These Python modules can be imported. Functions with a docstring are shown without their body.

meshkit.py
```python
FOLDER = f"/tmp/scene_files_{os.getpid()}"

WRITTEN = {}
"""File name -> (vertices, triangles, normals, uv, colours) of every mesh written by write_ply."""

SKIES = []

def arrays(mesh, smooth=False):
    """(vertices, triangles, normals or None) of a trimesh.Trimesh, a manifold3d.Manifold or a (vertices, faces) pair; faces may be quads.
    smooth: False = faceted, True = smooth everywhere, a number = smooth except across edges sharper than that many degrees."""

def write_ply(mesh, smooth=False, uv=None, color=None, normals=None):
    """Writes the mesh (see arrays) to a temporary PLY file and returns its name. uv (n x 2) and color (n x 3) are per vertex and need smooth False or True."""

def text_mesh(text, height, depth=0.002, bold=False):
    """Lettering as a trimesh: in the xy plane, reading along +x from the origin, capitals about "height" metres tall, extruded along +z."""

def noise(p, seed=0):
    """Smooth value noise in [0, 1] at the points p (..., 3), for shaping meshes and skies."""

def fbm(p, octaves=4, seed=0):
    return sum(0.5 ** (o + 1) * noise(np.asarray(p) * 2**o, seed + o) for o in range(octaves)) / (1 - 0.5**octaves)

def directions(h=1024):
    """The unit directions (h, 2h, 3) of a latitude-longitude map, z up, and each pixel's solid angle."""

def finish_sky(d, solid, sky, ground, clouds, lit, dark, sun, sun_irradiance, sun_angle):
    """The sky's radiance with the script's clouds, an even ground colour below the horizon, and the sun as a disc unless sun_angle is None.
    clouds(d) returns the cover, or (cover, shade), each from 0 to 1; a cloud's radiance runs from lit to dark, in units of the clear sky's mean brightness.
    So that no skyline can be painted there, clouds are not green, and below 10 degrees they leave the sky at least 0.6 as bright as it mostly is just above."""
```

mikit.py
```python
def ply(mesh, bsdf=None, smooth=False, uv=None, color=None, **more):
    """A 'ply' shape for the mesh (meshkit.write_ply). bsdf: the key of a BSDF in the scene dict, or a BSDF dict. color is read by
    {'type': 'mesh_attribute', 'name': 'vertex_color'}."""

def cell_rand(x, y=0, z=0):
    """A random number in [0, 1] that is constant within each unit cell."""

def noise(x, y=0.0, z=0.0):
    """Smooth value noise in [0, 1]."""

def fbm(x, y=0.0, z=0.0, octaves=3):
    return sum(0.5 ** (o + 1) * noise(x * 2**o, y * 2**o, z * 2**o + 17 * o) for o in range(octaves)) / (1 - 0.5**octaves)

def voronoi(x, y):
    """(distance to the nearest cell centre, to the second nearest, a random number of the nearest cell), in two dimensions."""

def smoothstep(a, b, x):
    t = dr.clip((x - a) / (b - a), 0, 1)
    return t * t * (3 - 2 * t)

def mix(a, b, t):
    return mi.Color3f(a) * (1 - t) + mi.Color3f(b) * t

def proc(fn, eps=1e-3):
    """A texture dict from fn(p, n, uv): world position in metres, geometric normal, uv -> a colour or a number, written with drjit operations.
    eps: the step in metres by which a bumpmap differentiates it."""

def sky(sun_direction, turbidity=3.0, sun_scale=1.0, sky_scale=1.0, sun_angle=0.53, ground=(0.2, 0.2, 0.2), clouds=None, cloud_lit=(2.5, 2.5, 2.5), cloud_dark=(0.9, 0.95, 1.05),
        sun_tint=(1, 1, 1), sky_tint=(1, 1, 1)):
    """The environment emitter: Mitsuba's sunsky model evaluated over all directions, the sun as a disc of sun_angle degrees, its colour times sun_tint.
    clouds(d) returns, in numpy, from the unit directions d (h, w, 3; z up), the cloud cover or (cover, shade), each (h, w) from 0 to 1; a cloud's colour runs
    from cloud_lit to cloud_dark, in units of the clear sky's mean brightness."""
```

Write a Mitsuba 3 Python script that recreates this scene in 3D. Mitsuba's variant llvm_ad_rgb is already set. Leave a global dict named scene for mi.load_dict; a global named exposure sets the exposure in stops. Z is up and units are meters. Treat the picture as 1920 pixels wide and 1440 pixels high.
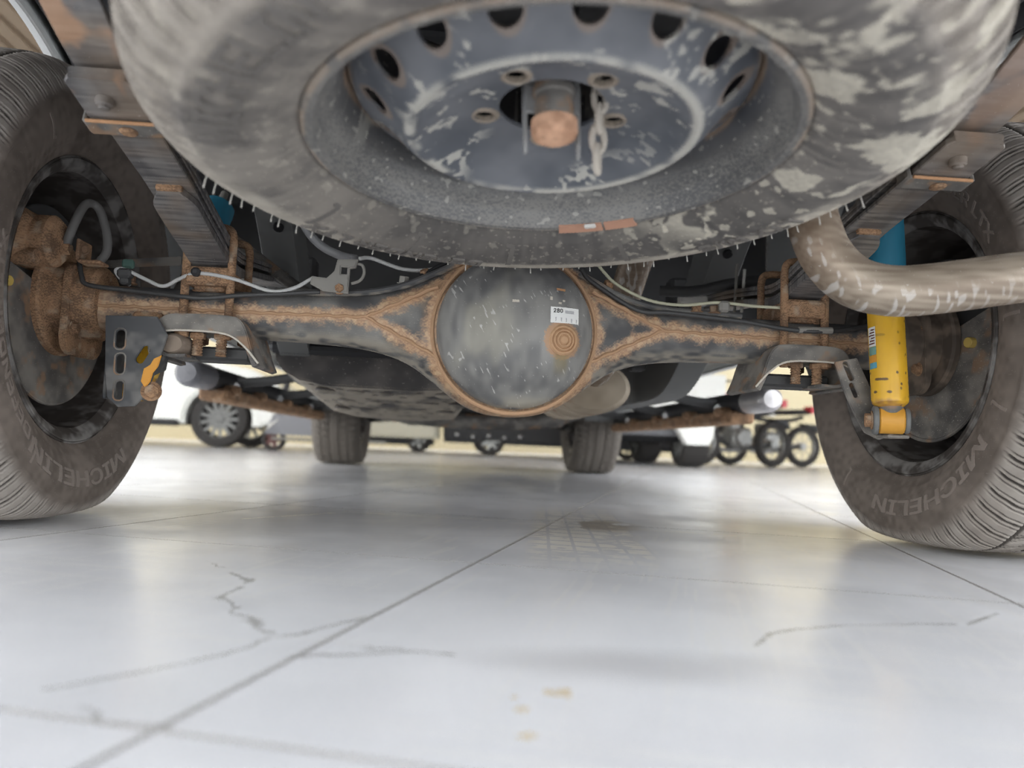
import math, random
import numpy as np, trimesh, mitsuba as mi, drjit as dr
import manifold3d as m3
from shapely.geometry import Polygon, box as sbox
from shapely import affinity
import shapely
import mikit, meshkit
from mikit import noise, fbm, voronoi, cell_rand, smoothstep, mix, proc

R_ = random.Random(7)
T4 = mi.ScalarTransform4f
scene = {'type': 'scene'}
labels = {}

# ---------------------------------------------------------------- camera, sky, exposure
CAM, YAW, PITCH, ROLL, FPX = np.array([-0.0950, -1.3468, 0.1499]), 0.0741, 0.0782, 0.0402, 1467.66
_f = np.array([math.sin(YAW) * math.cos(PITCH), math.cos(YAW) * math.cos(PITCH), math.sin(PITCH)])
_r = np.array([math.cos(YAW), -math.sin(YAW), 0.0]); _u = np.cross(_r, _f)
_up = -math.sin(ROLL) * _r + math.cos(ROLL) * _u
scene['camera'] = {'type': 'thinlens', 'fov': math.degrees(2 * math.atan(960 / FPX)), 'fov_axis': 'x',
                   'aperture_radius': 0.0042, 'focus_distance': 1.27, 'near_clip': 0.02, 'far_clip': 200.0,
                   'to_world': T4().look_at(origin=CAM.tolist(), target=(CAM + _f).tolist(), up=_up.tolist())}
def overcast(d):
    n = meshkit.fbm(d * 2.3 + 5.0, 4, seed=3)
    return np.clip(0.70 + 0.6 * (n - 0.4), 0, 1), np.clip((n - 0.45) * 1.2, 0, 1)
scene['sky'] = mikit.sky((-0.35, -0.75, 0.62), turbidity=4.0, sun_scale=0.0, sky_scale=1.0, ground=(0.45, 0.45, 0.45),
                         clouds=overcast, cloud_lit=(2.1, 2.1, 2.1), cloud_dark=(1.2, 1.25, 1.3), sky_tint=(1.0, 0.97, 0.92))
exposure = 4.0

# ---------------------------------------------------------------- helpers
def numbered(key):
    if key not in _taken: _taken.add(key); return key
    i = 1
    while f'{key}_{i:03d}' in _taken: i += 1
    key = f'{key}_{i:03d}'; _taken.add(key); return key
_taken = set()

def obj(name, mesh, m, parent=None, smooth=35, tw=None, **kw):
    key = numbered((parent + '__' if parent else '') + name)
    if SPLAY[0] and not isinstance(mesh, dict): mesh = splay(mesh)
    sh = mesh if isinstance(mesh, dict) else mikit.ply(mesh, m, smooth=smooth, **kw)
    sh = dict(sh)
    if tw is not None: sh['to_world'] = tw
    scene[key] = sh
    return key
def thing(name, label, cat, group=None):
    key = numbered(name); labels[key] = {'label': label, 'category': cat}
    if group: labels[key]['group'] = group
    return key
def lab(key, label): labels.setdefault(key, {})['label'] = label
def struct(name, mesh, m, smooth=False):
    k = obj(name, mesh, m, None, smooth); labels[k] = {'kind': 'structure'}; return k
cat = trimesh.util.concatenate
def tm(man):
    m = man.to_mesh(); return trimesh.Trimesh(np.array(m.vert_properties[:, :3]), np.array(m.tri_verts), process=False)
def mf(t):
    t = t.copy(); t.merge_vertices()
    return m3.Manifold(m3.Mesh(np.asarray(t.vertices, np.float32), np.asarray(t.faces, np.uint32)))
def rot(mesh, axis, deg, about=(0, 0, 0)):
    mesh = mesh.copy(); mesh.apply_transform(trimesh.transformations.rotation_matrix(math.radians(deg), axis, about)); return mesh
def mv(mesh, d): mesh = mesh.copy(); mesh.apply_translation(d); return mesh
def bx(c, s, b=0.002):
    """box with chamfered edges"""
    s = np.asarray(s, float); b = min(b, s.min() * 0.45)
    pts = []
    for sx in (-1, 1):
        for sy in (-1, 1):
            for sz in (-1, 1):
                h = s / 2 * (sx, sy, sz)
                for k in range(3):
                    o = -b * np.array([sx, sy, sz], float); o[k] = 0
                    pts.append(h + o)
    return mv(tm(m3.Manifold.hull_points(np.array(pts))), c)
def hull(pts): return tm(m3.Manifold.hull_points(np.array(pts, float)))
def spline(P, n=8):
    P = np.asarray(P, float); out = []
    Q = np.vstack([2 * P[0] - P[1], P, 2 * P[-1] - P[-2]])
    for i in range(1, len(Q) - 2):
        a, b, c, d = Q[i - 1:i + 3]
        for t in np.linspace(0, 1, n, endpoint=False):
            out.append(0.5 * (2 * b + (c - a) * t + (2 * a - 5 * b + 4 * c - d) * t * t + (3 * b - a - 3 * c + d) * t ** 3))
    return np.vstack([out, P[-1]])
def tube(P, r, sides=14, smooth_n=0, cap=True):
    P = np.asarray(P, float)
    if smooth_n: P = spline(P, smooth_n)
    r = np.broadcast_to(np.asarray(r, float), (len(P),)) if np.ndim(r) == 0 or len(np.atleast_1d(r)) == len(P) else np.interp(np.linspace(0, 1, len(P)), np.linspace(0, 1, len(r)), r)
    t = np.gradient(P, axis=0); t /= np.linalg.norm(t, axis=1, keepdims=True)
    a = np.cross(t[0], [0.12, 0.31, 0.94]); a /= np.linalg.norm(a); A = [a]
    for k in range(1, len(P)):
        a = A[-1] - t[k] * (A[-1] @ t[k]); A.append(a / np.linalg.norm(a))
    A = np.array(A); B = np.cross(t, A)
    th = np.arange(sides) / sides * 2 * np.pi
    V = (P[:, None] + r[:, None, None] * (np.cos(th)[None, :, None] * A[:, None] + np.sin(th)[None, :, None] * B[:, None])).reshape(-1, 3)
    F = []
    for i in range(len(P) - 1):
        for j in range(sides):
            p, q = i * sides + j, i * sides + (j + 1) % sides
            F += [[p, q, q + sides], [p, q + sides, p + sides]]
    if cap:
        n0 = len(V); V = np.vstack([V, P[0], P[-1]])
        e = (len(P) - 1) * sides
        for j in range(sides):
            F += [[n0, (j + 1) % sides, j], [n0 + 1, e + j, e + (j + 1) % sides]]
    return trimesh.Trimesh(V, F, process=False)
def lathe(prof, n=64, closed=False):
    """profile (R, z) turned about z"""
    prof = np.asarray(prof, float); k = len(prof); th = np.arange(n) / n * 2 * np.pi
    V = np.stack([prof[None, :, 0] * np.cos(th)[:, None], prof[None, :, 0] * np.sin(th)[:, None], np.broadcast_to(prof[None, :, 1], (n, k))], -1).reshape(-1, 3)
    F = []
    for i in range(n):
        for j in range(k if closed else k - 1):
            p, q = i * k + j, ((i + 1) % n) * k + j; pj, qj = i * k + (j + 1) % k, ((i + 1) % n) * k + (j + 1) % k
            F += [[p, q, qj], [p, qj, pj]]
    t = trimesh.Trimesh(V, F, process=False); t.update_faces(t.nondegenerate_faces()); return t
def axis_to(mesh, x, y, z, at):
    """local axes X, Y, Z onto the given directions, origin at AT"""
    M = np.eye(4); M[:3, 0], M[:3, 1], M[:3, 2], M[:3, 3] = x, y, z, at
    mesh = mesh.copy(); mesh.apply_transform(M); return mesh
def cyl(p, q, r, n=24, b=0.0):
    p, q = np.array(p, float), np.array(q, float); d = q - p; L = np.linalg.norm(d); d /= L
    b = b or min(r * 0.12, L * 0.2)
    pr = [(0, 0), (r - b, 0), (r, b), (r, L - b), (r - b, L), (0, L)]
    a = np.cross(d, [0.3, 0.5, 0.81]); a /= np.linalg.norm(a)
    return axis_to(lathe(pr, n), a, np.cross(d, a), d, p)
def hexbolt(p, d, r=0.008, h=0.007, washer=True, shank=0.0):
    d = np.array(d, float); d /= np.linalg.norm(d); p = np.array(p, float)
    parts = [cyl(p, p + d * 0.002, r * 1.35, 20)] if washer else []
    parts.append(cyl(p + d * 0.0015, p + d * (0.0015 + h), r, 6, b=0.0008))
    if shank: parts.append(cyl(p + d * h, p + d * (h + shank), r * 0.55, 12))
    return cat(parts)
def ext(poly, h, plane='xz', at=0.0, bev=0.0015):
    """a polygon with thickness h: plane xz at y = AT, yz at x = AT, or xy at z = AT"""
    if isinstance(poly, (list, np.ndarray)): poly = Polygon(poly)
    poly = shapely.geometry.polygon.orient(poly)
    cs = m3.CrossSection([np.array(poly.exterior.coords)[:-1]] + [np.array(i.coords)[:-1] for i in poly.interiors], m3.FillRule.EvenOdd)
    man = m3.Manifold.extrude(cs, h - 2 * bev).translate([0, 0, bev])
    if bev:
        ins = cs.offset(-bev, m3.JoinType.Miter)
        if not ins.is_empty():
            man = man + m3.Manifold.extrude(ins, h)
    t = tm(man)
    if plane == 'xz': return axis_to(t, [1, 0, 0], [0, 0, 1], [0, -1, 0], [0, at, 0])
    if plane == 'yz': return axis_to(t, [0, 1, 0], [0, 0, 1], [1, 0, 0], [at, 0, 0])
    return mv(t, [0, 0, at])
SPLAY = [0.0]
def splay(m):
    if SPLAY[0]:
        v = np.array(m.vertices); v[:, 0] += SPLAY[0] * np.maximum(0, -.06 - v[:, 1]); m = m.copy(); m.vertices = v
    return m
def ribbon(P, w, t, x=0.0, wide=None):
    """a flat strip, w across x and t thick, its lower face along the (y, z) path P"""
    P = np.asarray(P, float); n = len(P); W = np.broadcast_to(np.asarray(wide if wide is not None else w, float), (n,))
    d = np.gradient(P, axis=0); d /= np.linalg.norm(d, axis=1, keepdims=True); N = np.stack([-d[:, 1], d[:, 0]], 1)
    N *= np.sign(N[:, 1:2]); b = min(0.0015, t / 4)
    V = []
    for i in range(n):
        h = W[i] / 2
        for (a, s) in ((-h + b, 0), (h - b, 0), (h, b), (h, t - b), (h - b, t), (-h + b, t), (-h, t - b), (-h, b)):
            q = P[i] + N[i] * s; V.append([x + a, q[0], q[1]])
    F = []
    for i in range(n - 1):
        for j in range(8):
            p, q = i * 8 + j, i * 8 + (j + 1) % 8; F += [[p, q, q + 8], [p, q + 8, p + 8]]
    for j in range(1, 7): F += [[0, j + 1, j], [(n - 1) * 8, (n - 1) * 8 + j, (n - 1) * 8 + j + 1]]
    m = trimesh.Trimesh(V, F, process=False); m.fix_normals(); return m
def rr(cx, cy, w, h, r): return sbox(cx - w / 2 + r, cy - h / 2 + r, cx + w / 2 - r, cy + h / 2 - r).buffer(r, quad_segs=6)

# ---------------------------------------------------------------- materials
def pb(base, rough=0.6, metallic=0.0, spec=0.4, bump=None, bscale=0.001, **kw):
    b = {'type': 'principled', 'base_color': base if isinstance(base, dict) else {'type': 'rgb', 'value': list(base)},
         'roughness': rough, 'metallic': metallic, 'specular': spec, **kw}
    if bump is not None: b = {'type': 'bumpmap', 'arbitrary': bump, 'scale': bscale, 'bsdf': b}
    return {'type': 'twosided', 'bsdf': b}
def M(name, *a, **k): scene['mat_' + name] = pb(*a, **k); return 'mat_' + name
F3 = mi.Float
def sm(a, b, x): return smoothstep(a, b, x)
def segd(u, v, segs):
    """least distance from (u, v) to a set of segments"""
    d = F3(9.0)
    for (a, b, c, e) in segs:
        L2 = (c - a) ** 2 + (e - b) ** 2
        t = dr.clip(((u - a) * (c - a) + (v - b) * (e - b)) / L2, 0, 1)
        d = dr.minimum(d, dr.sqrt(dr.square(u - a - t * (c - a)) + dr.square(v - b - t * (e - b))))
    return d
RUST_A, RUST_B = (0.46, 0.295, 0.180), (0.29, 0.175, 0.105)
DUST = (0.36, 0.32, 0.26)
SEAM = [(-0.72, 0.350, -0.245, 0.352), (-0.245, 0.352, -0.128, 0.405), (-0.245, 0.352, -0.122, 0.286),
        (0.72, 0.350, 0.255, 0.355), (0.255, 0.355, 0.128, 0.410), (0.255, 0.355, 0.128, 0.292)]
CZ, CR = 0.336, 0.1275
def f_axle(p, n, uv):
    g = fbm(p.x * 22, p.y * 22, p.z * 22, 3); fi = noise(p.x * 420, p.y * 420, p.z * 420)
    base = mix((0.058, 0.058, 0.060), (0.160, 0.156, 0.147), sm(0.35, 0.75, g))
    base = mix(base, (0.30, 0.29, 0.26), 0.45 * sm(0.72, 0.95, fi) * sm(0.4, 0.7, g))
    base = mix(base, DUST, 0.65 * sm(-0.15, -0.9, n.z) * sm(0.3, 0.6, noise(p.x * 60, p.y * 60, p.z * 160) * 0.6 + g * 0.4))
    w = (fbm(p.x * 70, p.z * 70, 2.0, 4) - 0.5) * 0.020 + (fi - 0.5) * 0.006
    d = segd(p.x, p.z, SEAM) + w
    ring = dr.abs(dr.sqrt(dr.square(p.x) + dr.square(p.z - CZ)) - 0.1355) + w + dr.select(p.y < -0.088, 0.05, 0.0)
    d = dr.minimum(d, ring)
    rust = sm(0.0195, 0.005, d) * sm(0.03, -0.01, p.y) * sm(0.10, 0.42, fi * 0.35 + g)
    rust = dr.maximum(rust, 0.8 * sm(-0.60, -0.69, p.x) * sm(0.25, 0.5, g))
    rust = dr.maximum(rust, 0.6 * sm(0.62, 0.80, fbm(p.x * 14 + 3, p.y * 14, p.z * 14, 3)))
    rc = mix(RUST_A, RUST_B, fi); rc = mix(rc, (0.50, 0.36, 0.23), 0.65 * sm(0.5, 0.9, noise(p.x * 160, p.z * 160)))
    return mix(base, rc, rust)
def f_rust(p, n, uv):
    g = fbm(p.x * 35, p.y * 35, p.z * 35, 3); fi = noise(p.x * 500, p.y * 500, p.z * 500)
    c = mix((0.145, 0.090, 0.058), (0.34, 0.205, 0.12), sm(0.3, 0.7, g * 0.6 + fi * 0.4))
    return mix(c, (0.42, 0.35, 0.27), 0.5 * sm(0.55, 0.8, fbm(p.x * 60 + 9, p.y * 60, p.z * 60, 2)))
def b_rust(p, n, uv): return noise(p.x * 450, p.y * 450, p.z * 450) + noise(p.x * 180, p.y * 180, p.z * 180)
def f_leaf(p, n, uv):
    g = fbm(p.x * 40, p.y * 10, p.z * 14, 3); s = noise(p.x * 25, p.y * 260, p.z * 40); fi = noise(p.x * 500, p.y * 500, p.z * 500)
    c = mix((0.105, 0.102, 0.104), (0.235, 0.225, 0.215), sm(0.3, 0.75, 0.55 * g + 0.45 * s))
    c = mix(c, (0.26, 0.19, 0.13), 0.55 * sm(0.5, 0.72, fbm(p.x * 9, p.y * 11 + 4, p.z * 11, 3)))
    c = mix(c, mix((0.46, 0.30, 0.20), (0.34, 0.19, 0.11), s), dr.select(p.x < 0, 0.9, 0.4) * sm(-0.44, -0.50, p.y + (g - 0.5) * 0.10) * sm(0.28, 0.5, fbm(p.x * 30 + 2, p.y * 24, 1.0, 3)))
    return mix(c, (0.5, 0.48, 0.44), sm(0.93, 0.97, fi) * 0.7)
def f_tyre(p, n, uv):
    g = fbm(p.x * 12, p.y * 12, p.z * 12, 3); fi = noise(p.x * 380, p.y * 380, p.z * 380); st = noise(p.x * 90, p.y * 90, p.z * 90)
    c = mix((0.115, 0.095, 0.081), (0.195, 0.163, 0.140), sm(0.3, 0.72, g * 0.7 + st * 0.3))
    out = sm(0.328, 0.348, dr.sqrt(dr.square(p.y) + dr.square(p.z - 0.36)))
    c = mix(c, (0.33, 0.30, 0.27), out * (0.55 + 0.35 * sm(0.3, 0.6, fbm(p.x * 26, p.y * 26, p.z * 26, 2))))
    c = mix(c, (0.22, 0.19, 0.165), 0.4 * sm(0.75, 0.95, fi))
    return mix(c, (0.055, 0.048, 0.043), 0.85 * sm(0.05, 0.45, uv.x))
def splat(u, v, w, k):
    """spattered mud: rounded blobs of many sizes"""
    a = fbm(u * k, v * k, w * k, 3); b = noise(u * k * 5, v * k * 5, w * k * 5)
    return sm(0.56, 0.62, a * 0.82 + b * 0.18)
SPC = np.array([-0.0107, -0.6135, 0.442])
SPN = (-0.0330 * 1.0, 0.0658, 0.9973)
def f_spare(p, n, uv):
    x, y = p.x - SPC[0], p.y - SPC[1]; rad = dr.sqrt(x * x + y * y); ang = dr.atan2(y, x)
    g = fbm(p.x * 10, p.y * 10, p.z * 10, 3); fi = noise(p.x * 260, p.y * 260, p.z * 260)
    st = noise(ang * 40, rad * 30, 1.0); me = fbm(p.x * 45, p.y * 45, p.z * 45, 3)
    c = mix((0.095, 0.088, 0.083), (0.185, 0.168, 0.152), sm(0.3, 0.7, g * 0.5 + st * 0.25 + me * 0.25))
    far_ = sm(0.0, 0.12, y)
    outer = sm(0.318, 0.345, rad + (g - 0.5) * 0.03 + far_ * 0.024)
    c = mix(c, mix((0.20, 0.175, 0.15), (0.36, 0.32, 0.27), sm(0.3, 0.7, me * 0.6 + st * 0.4)), 0.75 * outer)
    left = sm(0.0, -0.20, x - y * 0.3)
    c = mix(c, (0.25, 0.225, 0.195), 0.65 * left * sm(0.25, 0.6, g * 0.6 + me * 0.4))
    c = mix(c, (0.075, 0.070, 0.066), 0.65 * sm(0.0, 0.14, y) * sm(0.316, 0.302, rad) * sm(-0.26, -0.12, x))
    c = mix(c, mix((0.25, 0.225, 0.19), (0.44, 0.405, 0.345), me), 0.85 * far_ * sm(0.300, 0.318, rad))
    right = sm(-0.02, 0.16, x - y * 0.35)
    u, v = (x * dr.cos(0.6) + y * dr.sin(0.6)), (y * dr.cos(0.6) - x * dr.sin(0.6))
    blob = sm(0.535, 0.60, fbm(u * 26 + 3, v * 17, 2.0, 4)) * right * sm(0.30, 0.5, g + 0.1)
    small = sm(0.60, 0.66, fbm(x * 70 + 1, y * 70, 0.4, 3)) * (0.3 + 0.7 * right)
    c = mix(c, mix((0.40, 0.365, 0.30), (0.52, 0.48, 0.40), fi), dr.clip(blob * 0.85 + small * 0.7, 0, 1))
    c = mix(c, (0.40, 0.36, 0.30), 0.35 * sm(0.72, 0.95, fi))
    return mix(c, (0.12, 0.105, 0.092), 0.75 * sm(0.05, 0.5, uv.x))
def f_rim(p, n, uv):
    x, y = p.x - SPC[0], p.y - SPC[1]; rad = dr.sqrt(x * x + y * y)
    g = fbm(p.x * 18, p.y * 18, p.z * 18, 3); fi = noise(p.x * 420, p.y * 420, p.z * 420)
    c = mix((0.085, 0.092, 0.105), (0.15, 0.155, 0.168), sm(0.3, 0.7, g))
    c = mix(c, mix((0.075, 0.072, 0.070), (0.13, 0.125, 0.118), g), 0.8 * sm(0.196, 0.206, rad))
    w = (g - 0.5) * 0.02; zl = (p.x - SPC[0]) * SPN[0] + (p.y - SPC[1]) * SPN[1] + (p.z - SPC[2]) * SPN[2]
    edge = sm(0.0055, 0.001, dr.abs(rad - 0.2355 + w * 0.2)) * 0.6 + sm(0.010, 0.003, dr.abs(zl - 0.062 + w)) * sm(.188, .194, rad) * 0.8
    lug = F3(0)
    for k in range(16):
        a = (k + 0.5) / 16 * 2 * math.pi - math.pi / 2 + 0.045 - math.pi / 16
        lug = dr.maximum(lug, sm(0.0175, 0.0150, dr.sqrt(dr.square(x - 0.170 * math.cos(a)) + dr.square(y - 0.170 * math.sin(a)))))
    c = mix(c, (0.38, 0.28, 0.20), dr.clip(edge, 0, 1) * sm(0.3, 0.6, fbm(p.x * 50, p.y * 50, 3.0, 2) + 0.1))
    c = mix(c, (0.26, 0.185, 0.13), 0.55 * lug)
    speck = sm(0.80, 0.86, noise(p.x * 150, p.y * 150, p.z * 150)) * sm(0.185, 0.205, rad)
    mud = splat(p.x * 0.8 + 2, p.y, 0.2, 52.0) * sm(0.42, 0.62, fbm(p.x * 9 + 8, p.y * 9, 0.0, 2)) * sm(0.215, 0.195, rad)
    ringm = sm(0.008, 0.002, dr.abs(rad - 0.1375)) * sm(0.30, 0.52, fbm(p.x * 30, p.y * 30, 5.0, 2))
    c = mix(c, (0.47, 0.45, 0.40), dr.clip(speck * 0.5 + mud * 0.9 + ringm, 0, 1) * 0.85)
    return mix(c, (0.33, 0.31, 0.27), 0.30 * sm(0.200, 0.215, rad) * sm(0.3, 0.65, fi * 0.6 + g * 0.4))
def f_exh(p, n, uv):
    g = fbm(p.x * 9, p.y * 30, p.z * 30, 3); fi = noise(p.x * 300, p.y * 300, p.z * 300)
    s = noise(p.x * 12, p.y * 190, p.z * 190)
    c = mix((0.20, 0.155, 0.115), (0.36, 0.30, 0.235), sm(0.3, 0.7, g * 0.6 + s * 0.4))
    c = mix(c, (0.17, 0.11, 0.07), 0.6 * sm(0.42, 0.34, p.x) * sm(0.3, 0.7, g + 0.1))
    sc = sm(0.62, 0.80, noise(p.x * 210 + p.z * 90, p.z * 70 - p.x * 60, 2.0)) * sm(0.70, 0.45, p.x) * sm(0.1, -0.5, n.z)
    c = mix(c, (0.62, 0.60, 0.57), dr.clip(sc * 0.5 + sm(0.92, 0.97, fi) * 0.5, 0, 1))
    return c
def f_steel(p, n, uv):
    g = fbm(p.x * 26, p.y * 26, p.z * 26, 3); fi = noise(p.x * 450, p.y * 450, p.z * 450)
    c = mix((0.095, 0.09, 0.085), (0.21, 0.195, 0.175), sm(0.3, 0.7, g))
    c = mix(c, (0.27, 0.16, 0.09), 0.7 * sm(0.55, 0.72, fbm(p.x * 32 + 7, p.y * 32, p.z * 32, 3)))
    return mix(c, (0.42, 0.39, 0.34), 0.5 * sm(0.8, 0.96, fi))
def f_yellow(p, n, uv):
    d, _, k = voronoi(p.x * 70 + p.y * 50, p.z * 60)
    c = mix((0.72, 0.42, 0.025), (0.60, 0.33, 0.03), fbm(p.x * 30, p.y * 30, p.z * 30, 3))
    c = mix(c, (0.14, 0.08, 0.03), sm(0.17, 0.09, d) * sm(0.45, 0.6, k))
    return mix(c, (0.25, 0.12, 0.05), 0.8 * sm(0.248, 0.232, p.z + (noise(p.x * 120, p.y * 120, p.z * 120) - 0.5) * 0.02))
def f_tank(p, n, uv):
    g = fbm(p.x * 14, p.y * 14, p.z * 14, 3); fi = noise(p.x * 240, p.y * 240, p.z * 240)
    c = mix((0.05, 0.046, 0.045), (0.13, 0.115, 0.105), sm(0.3, 0.7, g))
    c = mix(c, (0.33, 0.29, 0.23), 0.8 * sm(-0.35, -0.8, n.z) * sm(0.25, 0.5, g))
    return mix(c, (0.5, 0.47, 0.42), 0.5 * sm(0.9, 0.97, fi))
def f_beige(p, n, uv):
    g = fbm(p.x * 12, p.y * 12, p.z * 12, 3)
    c = mix((0.30, 0.24, 0.175), (0.46, 0.39, 0.30), sm(0.3, 0.7, g))
    return mix(c, (0.25, 0.13, 0.08), 0.6 * sm(0.62, 0.75, fbm(p.x * 22 + 5, p.y * 22, p.z * 22, 2)))
TA, TO, TS = math.radians(17.0), (-0.237, -0.928), 0.612          # tile grid: turn, corner, pitch
CRACKS = [[(-.375, -.393), (-.345, -.43)], [(-.325, -.457), (-.30, -.50), (-.293, -.527), (-.300, -.585), (-.272, -.651), (-.245, -.69), (-.219, -.735), (-.24, -.784), (-.262, -.81), (-.285, -.833), (-.317, -.865)],
          [(-.219, -.735), (-.204, -.728), (-.16, -.66)], [(-.289, -.863), (-.284, -.895), (-.269, -.915), (-.237, -.928)], [(-.157, -.753), (-.121, -.768), (-.083, -.774)], [(-.197, -.79), (-.12, -.772)],
          [(.151, -.731), (.18, -.69), (.211, -.671), (.27, -.649), (.33, -.64), (.382, -.634)], [(.40, -.63), (.464, -.579)]]
CSEG = [(a[0], a[1], b[0], b[1]) for c in CRACKS for a, b in zip(c, c[1:])]
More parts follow.
